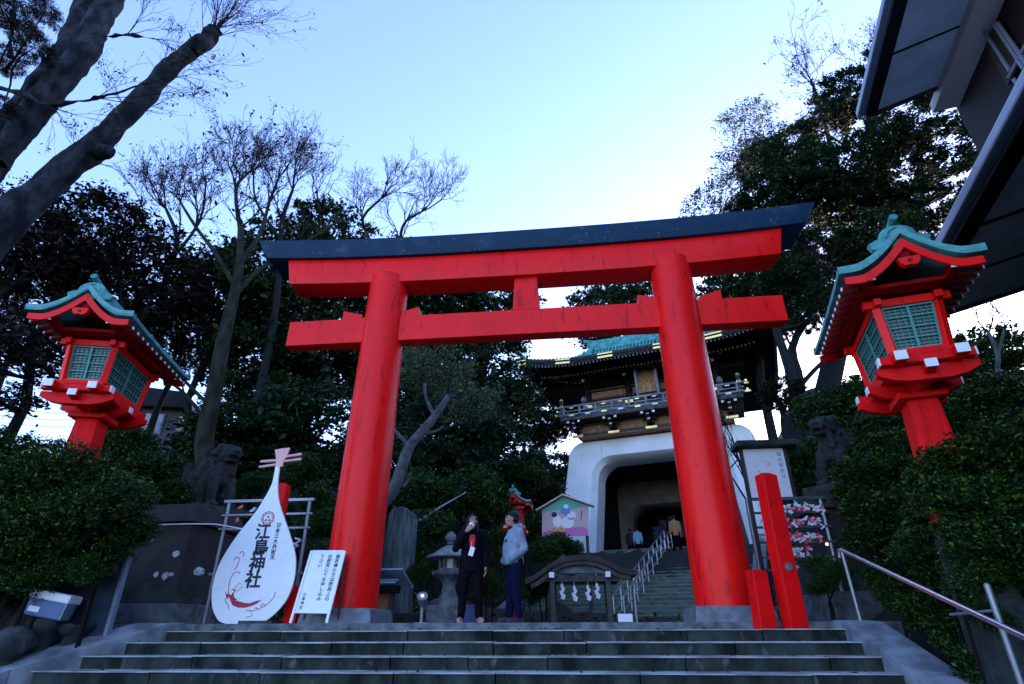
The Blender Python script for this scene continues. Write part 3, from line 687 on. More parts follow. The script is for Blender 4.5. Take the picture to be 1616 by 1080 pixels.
# ================================================================== SIGNS AND SMALL OBJECTS
def frame(c, xd, zd):                                   # matrix: local X = xd, local Z = zd, faces -Y
    x = xd.normalized(); z = (zd - x * zd.dot(x)).normalized(); y = z.cross(x)
    m = Matrix((x, y, z)).transposed().to_4x4(); m.translation = c; return m
def stroke(mb, pts, w, y):                               # flat painted ribbon in XZ at depth y
    pts = [Vector((p[0], 0, p[1])) for p in pts]; n = len(pts); vs = []
    for i, p in enumerate(pts):
        d = (pts[min(i + 1, n - 1)] - pts[max(i - 1, 0)]).normalized(); o = Vector((-d.z, 0, d.x)) * (w[i] if hasattr(w, '__len__') else w) / 2
        vs += [p + o + Vector((0, y, 0)), p - o + Vector((0, y, 0)), p - o + Vector((0, y + .004, 0)), p + o + Vector((0, y + .004, 0))]
    mb.add(vs, [(4 * i + k, 4 * i + (k + 1) % 4, 4 * i + 4 + (k + 1) % 4, 4 * i + 4 + k) for i in range(n - 1) for k in range(4)] + [(3, 2, 1, 0), (4 * n - 4, 4 * n - 3, 4 * n - 2, 4 * n - 1)])
def smooth_pts(p, k=4):
    out = []; n = len(p)
    for i in range(n - 1):
        p0, p1, p2, p3 = [Vector(p[max(0, min(n - 1, j))]) for j in (i - 1, i, i + 1, i + 2)]
        for s in range(k):
            u = s / k; out.append(0.5 * ((2 * p1) + (p2 - p0) * u + (2 * p0 - 5 * p1 + 4 * p2 - p3) * u * u + (3 * p1 - p0 - 3 * p2 + p3) * u ** 3))
    return out + [Vector(p[-1])]
def lute_sign():
    Y = 8.6; B = at(398, 984, Y); B.z = 0
    t = thing('lute_sign', 'white lute-shaped standing sign with navy vertical lettering and crimson swirl', 'sign', (B.x, Y, 0))
    c4 = lambda x, y: (320 + x / 3.6, 700 + y / 3.6)
    def W(x, y): q = at(*c4(x, y), Y); return (q.x - B.x, q.z)
    Lp = [(415, 130), (405, 190), (393, 235), (360, 300), (300, 395), (200, 520), (110, 660), (65, 780), (53, 900), (75, 980), (115, 1020), (205, 1029)]
    Rp = [(310, 1029), (360, 1008), (420, 960), (480, 885), (520, 780), (530, 660), (508, 555), (470, 440), (440, 350), (428, 280), (430, 200), (440, 130)]
    out = [Vector(W(*p)) for p in Lp]; out2 = [Vector(W(*p)) for p in Rp]
    poly = [tuple(p) for p in smooth_pts(out, 3)] + [tuple(p) for p in smooth_pts(out2, 3)]
    b = MB(); b.prism(poly, -.015, .015); b.build('board', M['white'], t)
    M['pink'] = mat('pale_pink_paint', (0.75, 0.38, 0.36), 0.5, (0.68, 0.45, 0.44), 3)
    b = MB(); b.prism([W(*p) for p in ((413, 38), (455, 30), (497, 26), (480, 75), (462, 100), (455, 132), (417, 132), (420, 90))], -.02, .02); b.build('peg_head', M['pink'], t)
    for a, c in (((465, 77), (557, 62)), ((468, 101), (554, 90)), ((333, 103), (416, 98)), ((326, 134), (416, 121))):
        b = MB(); a2, c2 = W(*a), W(*c); b.cap((a2[0], 0, a2[1]), (c2[0], 0, c2[1]), .021, .024, 10); b.build('tuning_peg', M['pink'], t, smooth=True)
    for ch, (x, y), s in (('江', (345, 508), .245), ('島', (332, 600), .255), ('神', (311, 692), .255), ('社', (289, 780), .255)):
        o = text_mesh(ch, s, 'large_lettering', M['ink'], t, .002, bold=.0065); p = W(x, y); o.location = (p[0], -.0185, p[1])
    for k, ch in enumerate('日本三大弁財天'):
        p = W(435 - 6.2 * k, 467 + 30.5 * k); o = text_mesh(ch, .075, 'small_lettering', M['ink'], t, .002, bold=.0012); o.location = (p[0], -.0185, p[1])
    M['emblem'] = mat('brick_red_print', (0.45, 0.05, 0.04), 0.6)
    e = MB(); cx, cz = W(373, 426); R = .098
    ring = lambda r, w: stroke(e, [(cx + r * math.cos(2 * PI * k / 32), cz + r * math.sin(2 * PI * k / 32)) for k in range(33)], w, -.0195)
    ring(R, .010); ring(R * .72, .006)
    for k in range(10):
        a = 2 * PI * k / 10; stroke(e, [(cx + R * .75 * math.cos(a), cz + R * .75 * math.sin(a)), (cx + R * .9 * math.cos(a + .2), cz + R * .9 * math.sin(a + .2)), (cx + R * .95 * math.cos(a + .45), cz + R * .95 * math.sin(a + .45))], .009, -.0193)
    for dx, dz in ((0, .026), (-.027, -.022), (.027, -.022)): e.prism([(cx + dx - .024, cz + dz - .02), (cx + dx + .024, cz + dz - .02), (cx + dx, cz + dz + .022)], -.0195, -.016)
    e.build('round_emblem', M['emblem'], t)
    c6 = lambda x, y: (340 + x / 6.75, 800 + y / 6.75)
    def V(x, y): q = at(*c6(x, y), Y); return (q.x - B.x, q.z)
    s = MB(); w = .012
    for pts, ww in (([(265, 500), (278, 482), (300, 478), (312, 500), (300, 528)], .012), ([(205, 575), (212, 548), (240, 540), (262, 552), (255, 590), (232, 640), (215, 670)], .011),
                    ([(268, 692), (262, 712), (240, 692), (205, 705), (172, 750), (152, 820), (146, 900), (152, 960)], .009), ([(290, 825), (262, 818), (225, 850), (205, 890), (250, 892), (285, 862), (292, 840)], .007),
                    ([(645, 905), (630, 960), (590, 1010), (540, 1050), (470, 1090), (390, 1112), (330, 1105)], .009), ([(500, 1075), (488, 1050), (510, 1035), (535, 1045), (525, 1065)], .011),
                    ([(460, 1090), (440, 1075), (420, 1085)], .010), ([(182, 885), (200, 880), (215, 900), (190, 925), (175, 960)], .016), ([(115, 905), (125, 950), (110, 1000), (140, 1050), (150, 1100)], .008), ([(380, 1100), (400, 1160), (330, 1180)], .008)):
        stroke(s, [V(*p) for p in pts], ww, -.019)
    for k, P in enumerate(([(150, 935), (175, 940), (200, 925), (205, 965), (240, 990), (200, 1000), (160, 985)], [(160, 990), (230, 1000), (300, 1020), (310, 1075), (250, 1075), (190, 1050)], [(298, 1022), (370, 1030), (430, 1008), (500, 990), (450, 1030), (380, 1062), (300, 1078)], [(118, 935), (140, 925), (150, 960), (135, 985)])):
        s.prism([V(*p) for p in P], -.0200 - .0006 * k, -.0165)
    s.build('crimson_swirl', M['crimson'], t)
    st = MB(); st.bar((.05, .02, .9), (.05, .45, .02), .04); st.box((.05, .22, .02), (.5, .5, .04)); st.build('stand', M['wood'], t)
    return t
lute_sign()
def notice_sign():
    TL, TR, BL, BR = at(487.5, 870, 8.62), at(545, 870.5, 8.62), at(468, 968, 8.36), at(520, 968.5, 8.36)
    c = (TL + TR + BL + BR) / 4; xd = (TR - TL + BR - BL); zd = (TL + TR - BL - BR); m = frame(c, xd, zd)
    w = xd.length / 2; h = zd.length / 2
    t = thing('notice_sign', 'white A-frame notice sign with three columns of writing in front of the left pillar plinth', 'sign', tuple(c)); t.matrix_world = m
    b = MB(); b.box((0, 0, 0), (w - .02, .014, h)); b.build('panel', M['white'], t)
    gz = lambda x, y, z: (m @ Vector((x, y, z)))
    for s in (-1, 1):
        f = MB(); x = s * (w / 2 - .004); k = (gz(x, 0, -h / 2).z) / (gz(x, 0, h / 2).z - gz(x, 0, -h / 2).z) * h
        f.box((x, -.006, -k / 2), (.035, .032, h + k)); f.build('side_rail', M['white'], t, bevel=.004)
        bk = MB(); bk.bar((x, .03, h / 2 - .05), (x, .42, -h / 2 - k + .04), .025); bk.build('rear_leg', M['wood'], t)
    f = MB(); f.box((0, -.004, h / 2 - .004), (w - .04, .026, .026)); f.build('top_rail', M['white'], t, bevel=.003)
    f = MB(); f.box((0, -.004, -h / 2 + .008), (w - .04, .026, .022)); f.build('bottom_rail', M['white'], t, bevel=.003)
    for x, z0, st, n in ((w * .33, h * .40, '御祈祷の方は階段上の', 0), (w * .10, h * .40, '社務所にてお申し込み', 0), (-w * .13, h * .40, '下さい', 0)):
        for k, ch in enumerate(st):
            o = text_mesh(ch, .066, 'lettering', M['ink'], t, .0015, bold=.0008); o.location = (x, -.0095, z0 - .0745 * k * h / .98)
    for k, ch in enumerate('江島神社'):
        o = text_mesh(ch, .05, 'lettering', M['ink'], t, .0015, bold=.0006); o.location = (-w * .33, -.0095, -h * .22 - .058 * k)
notice_sign()
# ---- vermilion barrier posts
def post(px, py, Y, w, d, ztop, label, zb=0.0, slant=.03, bolt=False, rz=0.0):
    q = at(px, py, Y)
    t = thing('vermilion_post', label, 'post', (q.x, Y, zb), rz, 'vermilion posts either side of the torii'); H = ztop - zb
    b = MB(); b.prism([(-w / 2, 0), (w / 2, 0), (w / 2, H - slant), (w * .1, H), (-w / 2 + .02, H)], -d / 2, d / 2); b.build('shaft', M['redold'], t, bevel=.018)
    if bolt:
        c = MB(); c.tube([(0.0, -d / 2 - .001, .71), (0.0, -d / 2 - .02, .71)], .048, 20); o = c.build('round_plate', M['galv'], t, smooth=True)
        c = MB(); c.tube([(0.0, -d / 2 - .021, .71), (0.0, -d / 2 - .03, .71)], .018, 12); c.build('bolt', M['steel'], o, smooth=True)
    return t
post(1256, 992, 8.2, .235, .22, 1.83, 'tall vermilion post with a round metal plate right of the torii', -.085, bolt=True, rz=.22)
post(1208, 992, 8.2, .22, .20, .60, 'short faded vermilion post beside the right pillar plinth', -.085, rz=.22)
post(436, 840, 9.0, .16, .16, 2.08, 'tall vermilion post rising behind the lute-shaped sign')
post(459, 985, 8.95, .20, .18, .52, 'short vermilion post between lute-shaped sign and notice sign')
# ---- paper fortune racks
def knot_mesh(seed):
    r = random.Random(seed); b = MB()
    for k in range(3):
        a = r.uniform(-1.2, 1.2); L = r.uniform(.045, .085); c = Vector((r.uniform(-.02, .02), -.02 + r.uniform(-.012, .012), r.uniform(-.03, .03)))
        b.box(c, (L, .006, .022), (r.uniform(-.5, .5), a, r.uniform(-.4, .4)))
    b.ball((0, -.01, 0), (.018, .014, .018), 6, 5); return b
M['paper'] = mat('white_paper', (0.75, 0.76, 0.80), 0.7, (0.62, 0.62, 0.70), 20)
M['redpaper'] = mat('red_paper', (0.60, 0.04, 0.07), 0.7, (0.72, 0.35, 0.40), 20, lo=.5, hi=.6)
KN = []
def knots(x0, x1, y, z, n, rng, where, dens=1.0):
    for k in range(n):
        x = x0 + (x1 - x0) * (k + .5) / n + rng.uniform(-.02, .02); red = rng.random() < .45
        key = (red, rng.randrange(4))
        src = [q for q in KN if q[0] == key]
        if src: o = src[0][1].copy(); link(o)
        else: o = knot_mesh(hash(key) % 100 + key[1]).build('paper_fortune', M['redpaper'] if red else M['paper']); KN.append((key, o))
        o.location = (x, y + rng.uniform(-.03, .01), z + rng.uniform(-.035, .02)); o.rotation_euler = (rng.uniform(-.3, .3), rng.uniform(-.8, .8), rng.uniform(-.4, .4))
        o.scale = [rng.uniform(1.0, 1.4)] * 3
        tag(o, ('red' if red else 'white') + ' folded paper fortune tied to the ' + where, 'paper fortune', 'paper fortunes tied to the ' + where)
def rack(c_, x0, x1, zs, Y, label, pm, ground=0.0, postx=()):
    t = thing('fortune_rack', label, 'rack', ((x0 + x1) / 2, Y, ground), 0, 'racks for tied paper fortunes'); cx = (x0 + x1) / 2
    for i, z in enumerate(zs):
        b = MB(); b.box((0, 0, z - ground), (x1 - x0 + .12, .035, .035 if i else .05)); b.build('rail', pm, t, bevel=.004)
    for x in postx:
        b = MB(); b.tube([(x - cx, .02, 0), (x - cx, .02, zs[0] - ground + .02)], .03, 10); b.build('post', M['galv'], t, smooth=True)
    return t
rg = random.Random(11)
Y = 9.8; zs = [at(1240, y, Y).z for y in (787, 809, 832, 856, 880, 900)]
M['railgreen'] = mat('dark_green_rail', (0.05, 0.075, 0.08), 0.6, (0.03, 0.045, 0.05), 8)
rack('r', 2.95, at(1306, 830, Y).x, zs, Y, 'crowded rack of tied paper fortunes behind the tall vermilion post', M['railgreen'], 0, (at(1190, 850, Y).x, at(1310, 850, Y).x))
for i in range(1, 5):
    x1 = at((1305, 1303, 1300, 1284)[i - 1], (820, 843, 868, 890)[i - 1], Y).x
    for row in range(2): knots(2.98, x1, Y, zs[i] + .10 - .055 * row, 14 - i // 2, rg, 'right rack')
knots(3.0, 3.9, Y, zs[5] + .07, 6, rg, 'right rack')
Y = 9.6; zs = [at(425, y, Y).z for y in (790, 812, 834)] + [.75]
rack('l', at(358, 800, Y).x, at(489, 800, Y).x, zs, Y, 'nearly empty grey rack behind the lute-shaped sign', M['galv'], 0, (at(487, 800, Y).x, at(360, 800, Y).x))
for px, py in ((384, 800), (402, 806), (464, 868), (468, 858), (463, 876), (459, 862), (470, 850), (376, 822)):
    q = at(px, py, Y); knots(q.x - .01, q.x + .01, Y, q.z, 1, rg, 'left rack')
# ---- roofed white notice board
def roofed_board():
    Y = 11.0; c = (at(1175.5, 711, Y) + at(1235, 707, Y) + at(1249.6, 785, Y) + at(1185, 791, Y)) / 4
    t = thing('notice_board', 'white notice board with faint writing under a narrow mossy roof right of the right pillar', 'notice board', (c.x, Y, 0))
    z0, z1 = at(1185, 790, Y).z, at(1200, 709, Y).z
    b = MB(); b.box((0, 0, (z0 + z1) / 2), (.72, .03, z1 - z0)); bo = b.build('panel', M['white'], t)
    for x in (-.40, .40): b = MB(); b.box((x, .02, z1 / 2 + .03), (.06, .06, z1 + .06)); b.build('post', M['darkwood'], t)
    b = MB(); b.prism([(-.52, z1 + .02), (.62, z1 + .02), (.60, z1 + .13), (-.50, z1 + .13)], -.20, .30); b.build('little_roof', M['mossy'], t, bevel=.02)
    M['fadedink'] = mat('faded_grey_ink', (0.25, 0.28, 0.36), 0.7)
    for k, ch in enumerate('御祈祷受付'):
        o = text_mesh(ch, .085, 'faint_lettering', M['fadedink'], bo, .001); o.location = (.27, -.018, z1 - .12 - .105 * k)
    s = MB(); r = random.Random(4)
    for k in range(5):
        x = r.uniform(-.18, .08); z = r.uniform(z0 + .35, z1 - .15); stroke(s, [(x, z), (x + r.uniform(-.06, .06), z - .05), (x + r.uniform(-.05, .08), z - .1)], .012, -.018 - k * .0004)
    s.build('faint_drawing', M['fadedink'], bo)
roofed_board()
# ---- warm bulb by the rack
def bulb():
    q = at(1305, 859, 9.6); t = thing('small_lamp', 'tiny glowing yellowish bulb at the right end of the paper rack', 'lamp', tuple(q))
    m = bpy.data.materials.new('glowing_bulb'); m.use_nodes = True; b = m.node_tree.nodes['Principled BSDF']; b.inputs['Emission Color'].default_value = (1, .75, .3, 1); b.inputs['Emission Strength'].default_value = 0.5
    b2 = MB(); b2.ball((0, 0, 0), .022); b2.build('bulb', m, t, smooth=True)
    b2 = MB(); b2.tube([(0, .02, .01), (0, .19, .05)], .012, 8); b2.build('socket', M['blackwood'], t)
bulb()
# ---- kiosk with curved gable
def kiosk():
    Y = 14.0; k = Y; cx = at(918, 940, Y).x
    t = thing('offering_stall', 'small wooden stall with curved brown roof and white paper streamers in front of the stairs', 'stall', (cx, Y, 0))
    g = lambda px, py: (at(px, py, Y).x - cx, at(px, py, Y).z)
    top = [Vector(g(*p)) for p in ((832, 917), (845, 911), (862, 899), (885, 885), (917, 880), (945, 884), (965, 893), (982, 901), (1000, 903))]
    pr = smooth_pts(top, 3)
    rf = MB(); vs = []; Yr = (-.55, .9)
    for y in Yr:
        for p in pr: vs.append((p.x, y, p.y))
        for p in pr: vs.append((p.x, y, p.y - .11))
    n = len(pr); fs = []
    for i in range(n - 1):
        fs += [(i, i + 1, 2 * n + i + 1, 2 * n + i), (n + i, 3 * n + i, 3 * n + i + 1, n + i + 1), (i, n + i, n + i + 1, i + 1), (2 * n + i, 2 * n + i + 1, 3 * n + i + 1, 3 * n + i)]
    fs += [(0, 2 * n, 3 * n, n), (n - 1, 2 * n - 1, 4 * n - 1, 3 * n - 1)]
    rf.add(vs, fs); M['roofbrown'] = mat('dark_bark_shingle', (0.035, 0.022, 0.022), 0.7, (0.015, 0.011, 0.011), 5, bump=.3, bscale=30, stretch=(1, 6, 1)); rf.build('roof', M['roofbrown'], t, smooth=True)
    bb = MB(); pz = [(p.x * .9, p.y - .115) for p in pr]; stroke(bb, [(x, z - .03) for x, z in pz], .09, -.48)
    bb.build('barge_board', M['wood'], t)
    xa, xb = g(873, 940)[0], g(960, 940)[0]; zt = g(870, 918)[1]
    for x in (xa, xb):
        for y in (-.3, .6): b = MB(); b.box((x, y, zt / 2), (.11, .11, zt)); b.build('post', M['wood'], t, bevel=.008)
    b = MB(); b.box(((xa + xb) / 2, -.30, zt + .03), (xb - xa + .5, .10, .12)); b.box(((xa + xb) / 2, .6, zt + .03), (xb - xa + .5, .10, .12)); b.box((xa, .15, zt + .09), (.10, 1.3, .10)); b.box((xb, .15, zt + .09), (.10, 1.3, .10)); b.build('beams', M['wood'], t, bevel=.006)
    b = MB(); b.prism([(xa, zt + .15), (xb, zt + .15), ((xa + xb) / 2 + .2, zt + .34), ((xa + xb) / 2 - .2, zt + .34)], -.28, -.24); b.build('gable_panel', M['kerb'], t)
    for x in (xa, xb): b = MB(); b.box((x, -.515, zt + .10), (.11, .03, .11)); b.build('white_tip', M['white'], t)
    b = MB(); b.box((g(1000, 965)[0] + .18 - .15, -.2, .35), (.03, .03, .7)); b.build('side_rail', M['galv'], t)
    sp = None
    for px, py in ((888, 937), (907, 940), (928, 939), (942, 936)):
        q = g(px, py)
        if sp is None:
            b = MB(); b.box((0, 0, .10), (.05, .006, .07)); b.box((.018, .004, .045), (.055, .006, .075), (0, .35, 0)); b.box((-.012, -.004, -.02), (.065, .006, .085), (0, -.35, 0)); b.box((.015, .003, -.085), (.075, .006, .085), (0, .35, 0))
            b.tube([(0, .003, .12), (0, .003, .30)], .006, 6); sp = b.build('paper_streamer', M['paper']); o = sp
        else: o = link(sp.copy())
        o.location = (cx + q[0], Y - .30, q[1] + .02); tag(o, {888: 'leftmost white zigzag paper streamer hanging in the wooden stall', 907: 'second white paper streamer from the left in the wooden stall', 928: 'third white paper streamer from the left in the wooden stall', 942: 'rightmost white paper streamer in the wooden stall'}[px], 'paper streamer', 'paper streamers under the stall roof')
        o.scale = (1.15, 1, 1.15)
kiosk()
# ---- notice box with blue-white roof left of the people
def notice_box():
    Y = 10.6; x0, x1 = at(560, 950, Y).x, at(618, 950, Y).x; cx = (x0 + x1) / 2
    t = thing('notice_case', 'low wooden case with tan bamboo panel and pale blue roof behind the left pillar', 'notice case', (cx, Y, 0))
    zt = at(610, 935, Y).z; w = x1 - x0
    b = MB(); b.box((0, .05, zt / 2 + .03), (w, .04, zt - .08)); b.build('bamboo_panel', M['tan'], t)
    s = MB()
    for k in range(14): x = -w / 2 + .06 + k * (w - .12) / 13; s.box((x, .024, zt / 2 + .02), (.012, .012, zt - .12))
    s.build('panel_slats', M['brown'], t)
    b = MB(); b.box((-.18, .015, zt * .55), (.13, .012, .20)); b.build('paper_notice', M['paper'], t)
    for x in (-w / 2, w / 2): b = MB(); b.box((x, .0, zt / 2), (.08, .12, zt)); b.build('post', M['wood'], t, bevel=.006)
    b = MB(); b.box((0, 0, zt + .05), (w + .2, .3, .12)); b.build('head_beam', M['blackwood'], t)
    M['bluemetal'] = mat('pale_blue_metal_roof', (0.30, 0.50, 0.62), 0.35, (0.22, 0.40, 0.52), 4, spec=.6)
    r = MB(); zr = zt + .12; r.prism([(-.42, 0), (.42, 0), (.42, .03), (-.42, .03)], -w / 2 - .25, w / 2 + .12, Matrix.Translation((0, .05, zr + .09)) @ Matrix.Rotation(PI / 2, 4, 'Z') @ Matrix.Rotation(.30, 4, 'Y'))
    r.build('roof', M['bluemetal'], t, bevel=.005)
    for k in range(4):
        q = MB(); q.box((-.05, -.30 + .17 * k, zr + .02 + .052 * k), (w + .36, .025, .03)); q.build('roof_seam', M['bluemetal'], t)
notice_box()
# ---- spotlight, blue bin, little white plate
def small_bits():
    q = at(665, 975, 10.2); t = thing('spotlight', 'small metal ground spotlight with glinting lens between case and stone lantern', 'spotlight', (q.x, 10.2, 0))
    b = MB(); b.tube([(0, 0, 0), (0, 0, .25)], .03, 10); b.box((0, 0, .012), (.2, .2, .024)); b.build('stand', M['galv'], t, smooth=True)
    b = MB(); b.tube([(0, .10, .22), (.0, .02, .32), (.02, -.10, .42)], [.05, .08, .09], 16); b.build('housing', M['galv'], t, smooth=True)
    m = bpy.data.materials.new('glint_lens'); m.use_nodes = True; bb = m.node_tree.nodes['Principled BSDF']; bb.inputs['Emission Color'].default_value = (.8, .95, 1, 1); bb.inputs['Emission Strength'].default_value = 0.25  # weak emission draws the bright reflection on the lens
    b = MB(); b.tube([(.02, -.101, .421), (.022, -.108, .426)], .028, 16); b.build('lens', m, t)
    q = at(740, 975, 9.9); t = thing('blue_box', 'dark blue plastic box on the ground behind the woman', 'box', (q.x, 9.95, 0))
    M['bluepl'] = mat('dark_blue_plastic', (0.01, 0.02, 0.16), 0.4, (0.01, 0.015, 0.10), 4)
    b = MB(); b.box((0, 0, .12), (.28, .3, .24), taper=1.1); b.build('tub', M['bluepl'], t, bevel=.012)
    b = MB(); b.box((0, 0, .25), (.34, .36, .025)); b.build('rim', M['bluepl'], t, bevel=.006)
    q = at(987, 978, 11.5); t = thing('white_plate', 'small white plate sign standing at the foot of the stair handrail', 'sign', (q.x, 11.5, 0))
    b = MB(); b.box((0, 0, .10), (.26, .02, .13)); b.build('plate', M['white'], t, bevel=.004)
    for s in (-1, 1): b = MB(); b.box((s * .09, .02, .09), (.02, .02, .18)); b.build('foot', M['galv'], t)
small_bits()
# ---- picture board (large votive plaque)
def votive():
    Y = 17.0; g0 = at(892, 850, Y); t = thing('votive_board', 'house-shaped votive picture board with pink and green painting before the white gate', 'picture board', (g0.x, Y, hgt(g0.x, Y)))
    cz = t.location.z; c8 = lambda x, y: (840 + x / 9, 770 + y / 9)
    g = lambda x, y: (at(*c8(x, y), Y).x - g0.x, at(*c8(x, y), Y).z - cz)
    M['vpink'] = mat('painted_pale_pink', (0.62, 0.42, 0.44), 0.6, (0.55, 0.46, 0.46), 2)
    b = MB(); b.prism([g(*p) for p in ((140, 320), (440, 135), (800, 260), (800, 680), (140, 690))], -.03, .03); bo = b.build('panel', M['vpink'], t)
    def paint(P, m, k, nm): q = MB(); q.prism([g(*p) for p in P], -.033 - .002 * k, -.031); q.build(nm, m, bo)
    M['vgreen'] = mat('painted_green', (0.10, 0.50, 0.38), 0.6); M['vblue'] = mat('painted_blue', (0.10, 0.26, 0.60), 0.6); M['vmag'] = mat('painted_magenta', (0.58, 0.16, 0.42), 0.6); M['vgold'] = mat('painted_gold', (0.80, 0.45, 0.12), 0.6)
    paint([(150, 325), (440, 145), (750, 260), (700, 275), (600, 300), (170, 340)], M['vgreen'], 1, 'painted_sky')
    paint([(145, 650), (250, 600), (420, 590), (560, 560), (740, 560), (795, 610), (795, 675), (145, 685)], M['vmag'], 1, 'painted_meadow')
    def ell(cx, cy, rx, ry, n=16): return [(cx + rx * math.cos(2 * PI * k / n), cy + ry * math.sin(2 * PI * k / n)) for k in range(n)]
    paint(ell(355, 480, 65, 85), M['white'], 2, 'painted_horse_rump'); paint(ell(500, 500, 95, 80), M['white'], 3, 'painted_horse_body'); paint(ell(560, 400, 62, 62), M['white'], 4, 'painted_horse_head')
    paint(ell(312, 385, 40, 38), M['ink'], 3, 'painted_tail'); paint([(395, 350), (440, 270), (520, 280), (545, 360), (480, 385)], M['vblue'], 5, 'painted_rider'); paint(ell(480, 270, 36, 32), M['white'], 6, 'painted_rider_face')
    paint(ell(310, 590, 42, 34), M['vgold'], 5, 'painted_wheel'); paint(ell(415, 590, 42, 34), M['vgold'], 5, 'painted_wheel'); paint(ell(310, 590, 14, 12), M['crimson'], 6, 'painted_hub'); paint(ell(415, 590, 14, 12), M['crimson'], 6, 'painted_hub')
    q = MB(); stroke(q, [g(505, 430), g(550, 452), g(600, 430)], .03, -.045); stroke(q, [g(700, 330), g(698, 400), g(690, 460)], .03, -.046); q.build('painted_strokes', M['emblem'], bo)
    q = MB(); a, b2, c = g(55, 335), g(430, 118), g(880, 272); q.bar((a[0], -.05, a[1]), (b2[0], -.05, b2[1] + .01), .28, .035); q.bar((b2[0], -.052, b2[1] + .01), (c[0], -.05, c[1]), .28, .035); M['cream'] = mat('cream_board_edge', (0.55, 0.50, 0.40), 0.6); q.build('roof_edge', M['cream'], t)
    for x in (200, 780):
        a = g(x, 700); q = MB(); q.box((a[0], .06, a[1] / 2 + .1), (.09, .07, a[1] + .3)); q.build('post', M['wood'], t)
votive()
# ---- stone lantern
def stone_lantern():
    q = at(706, 980, 11.0); t = thing('stone_lantern', 'weathered grey stone lantern standing behind the woman', 'stone lantern', (q.x, 11.0, 0), .2); r6 = 6
    def part(nm, prof, n=6, rot=0, m='stone', sm=False): b = MB(); b.lathe(prof, n, rot=rot); return b.build(nm, M[m], t, smooth=sm, bevel=.008 if not sm else 0)
    b = MB(); b.box((0, 0, .17), (.86, .86, .34)); b.build('base_block', M['stone'], t, bevel=.015)
    part('lower_step', [(.40, .34), (.38, .42), (.28, .47)]); part('stem', [(.22, .47), (.15, .60), (.13, .70), (.17, .80), (.21, .84)], 20, sm=True)
    part('platform', [(.20, .84), (.36, .92), (.38, .98), (.36, 1.0)]); 
    fb = MB()
    for k in range(6): a = 2 * PI * k / 6; fb.box((.21 * math.cos(a), .21 * math.sin(a), 1.12), (.06, .06, .25), (0, 0, a))
    fb.box((0, 0, 1.02), (.42, .42, .04)); fb.build('fire_box', M['stone'], t, bevel=.005)
    fb = MB(); fb.box((0, 0, 1.12), (.29, .29, .22)); fb.build('paper_panel', M['cream'], t)
    b = MB(); prof = [(.50, 1.245), (.52, 1.27), (.46, 1.30), (.33, 1.36), (.20, 1.44), (.10, 1.50)]; b.lathe(prof, 6); b.build('cap', M['kerb'], t, bevel=.01)
    part('finial', [(.05, 1.50), (.09, 1.53), (.06, 1.56), (.12, 1.61), (.13, 1.67), (.08, 1.74), (.01, 1.79)], 16, m='stone', sm=True)
    t.scale = (.86, .86, .88)
stone_lantern()
# ---- stone stele
def stele(px0, px1, pyt, pyb, Y, label, seed):
    a, b2 = at(px0, pyb, Y), at(px1, pyb, Y); zt = at((px0 + px1) / 2, pyt, Y).z; w = b2.x - a.x; zb = hgt(a.x, Y)
    t = thing('stone_stele', label, 'stone monument', ((a.x + b2.x) / 2, Y, zb), -.15, 'stone monuments on the slope')
    H = zt - zb; b = MB(); b.prism([(-w * .5, 0), (w * .5, 0), (w * .50, H * .86), (w * .44, H * .93), (w * .20, H * .97), (w * .05, H), (-w * .22, H * .985), (-w * .36, H * .93), (-w * .46, H * .5)], -.11, .11)
    b.build('slab', M['stelestone'], t, bevel=.03); c = MB(); c.box((0, -.02, .12), (w * 1.3, .5, .26)); c.build('base', M['mossy'], t, bevel=.03)
M['stelestone'] = mat('streaked_bluegreen_stone', (0.09, 0.13, 0.13), 0.8, (0.035, 0.05, 0.05), 7, bump=.6, bscale=16, stretch=(2.5, 1, .35))
stele(600, 652, 800, 905, 12.6, 'tall streaked blue-green stone monument right of the left pillar', 1)
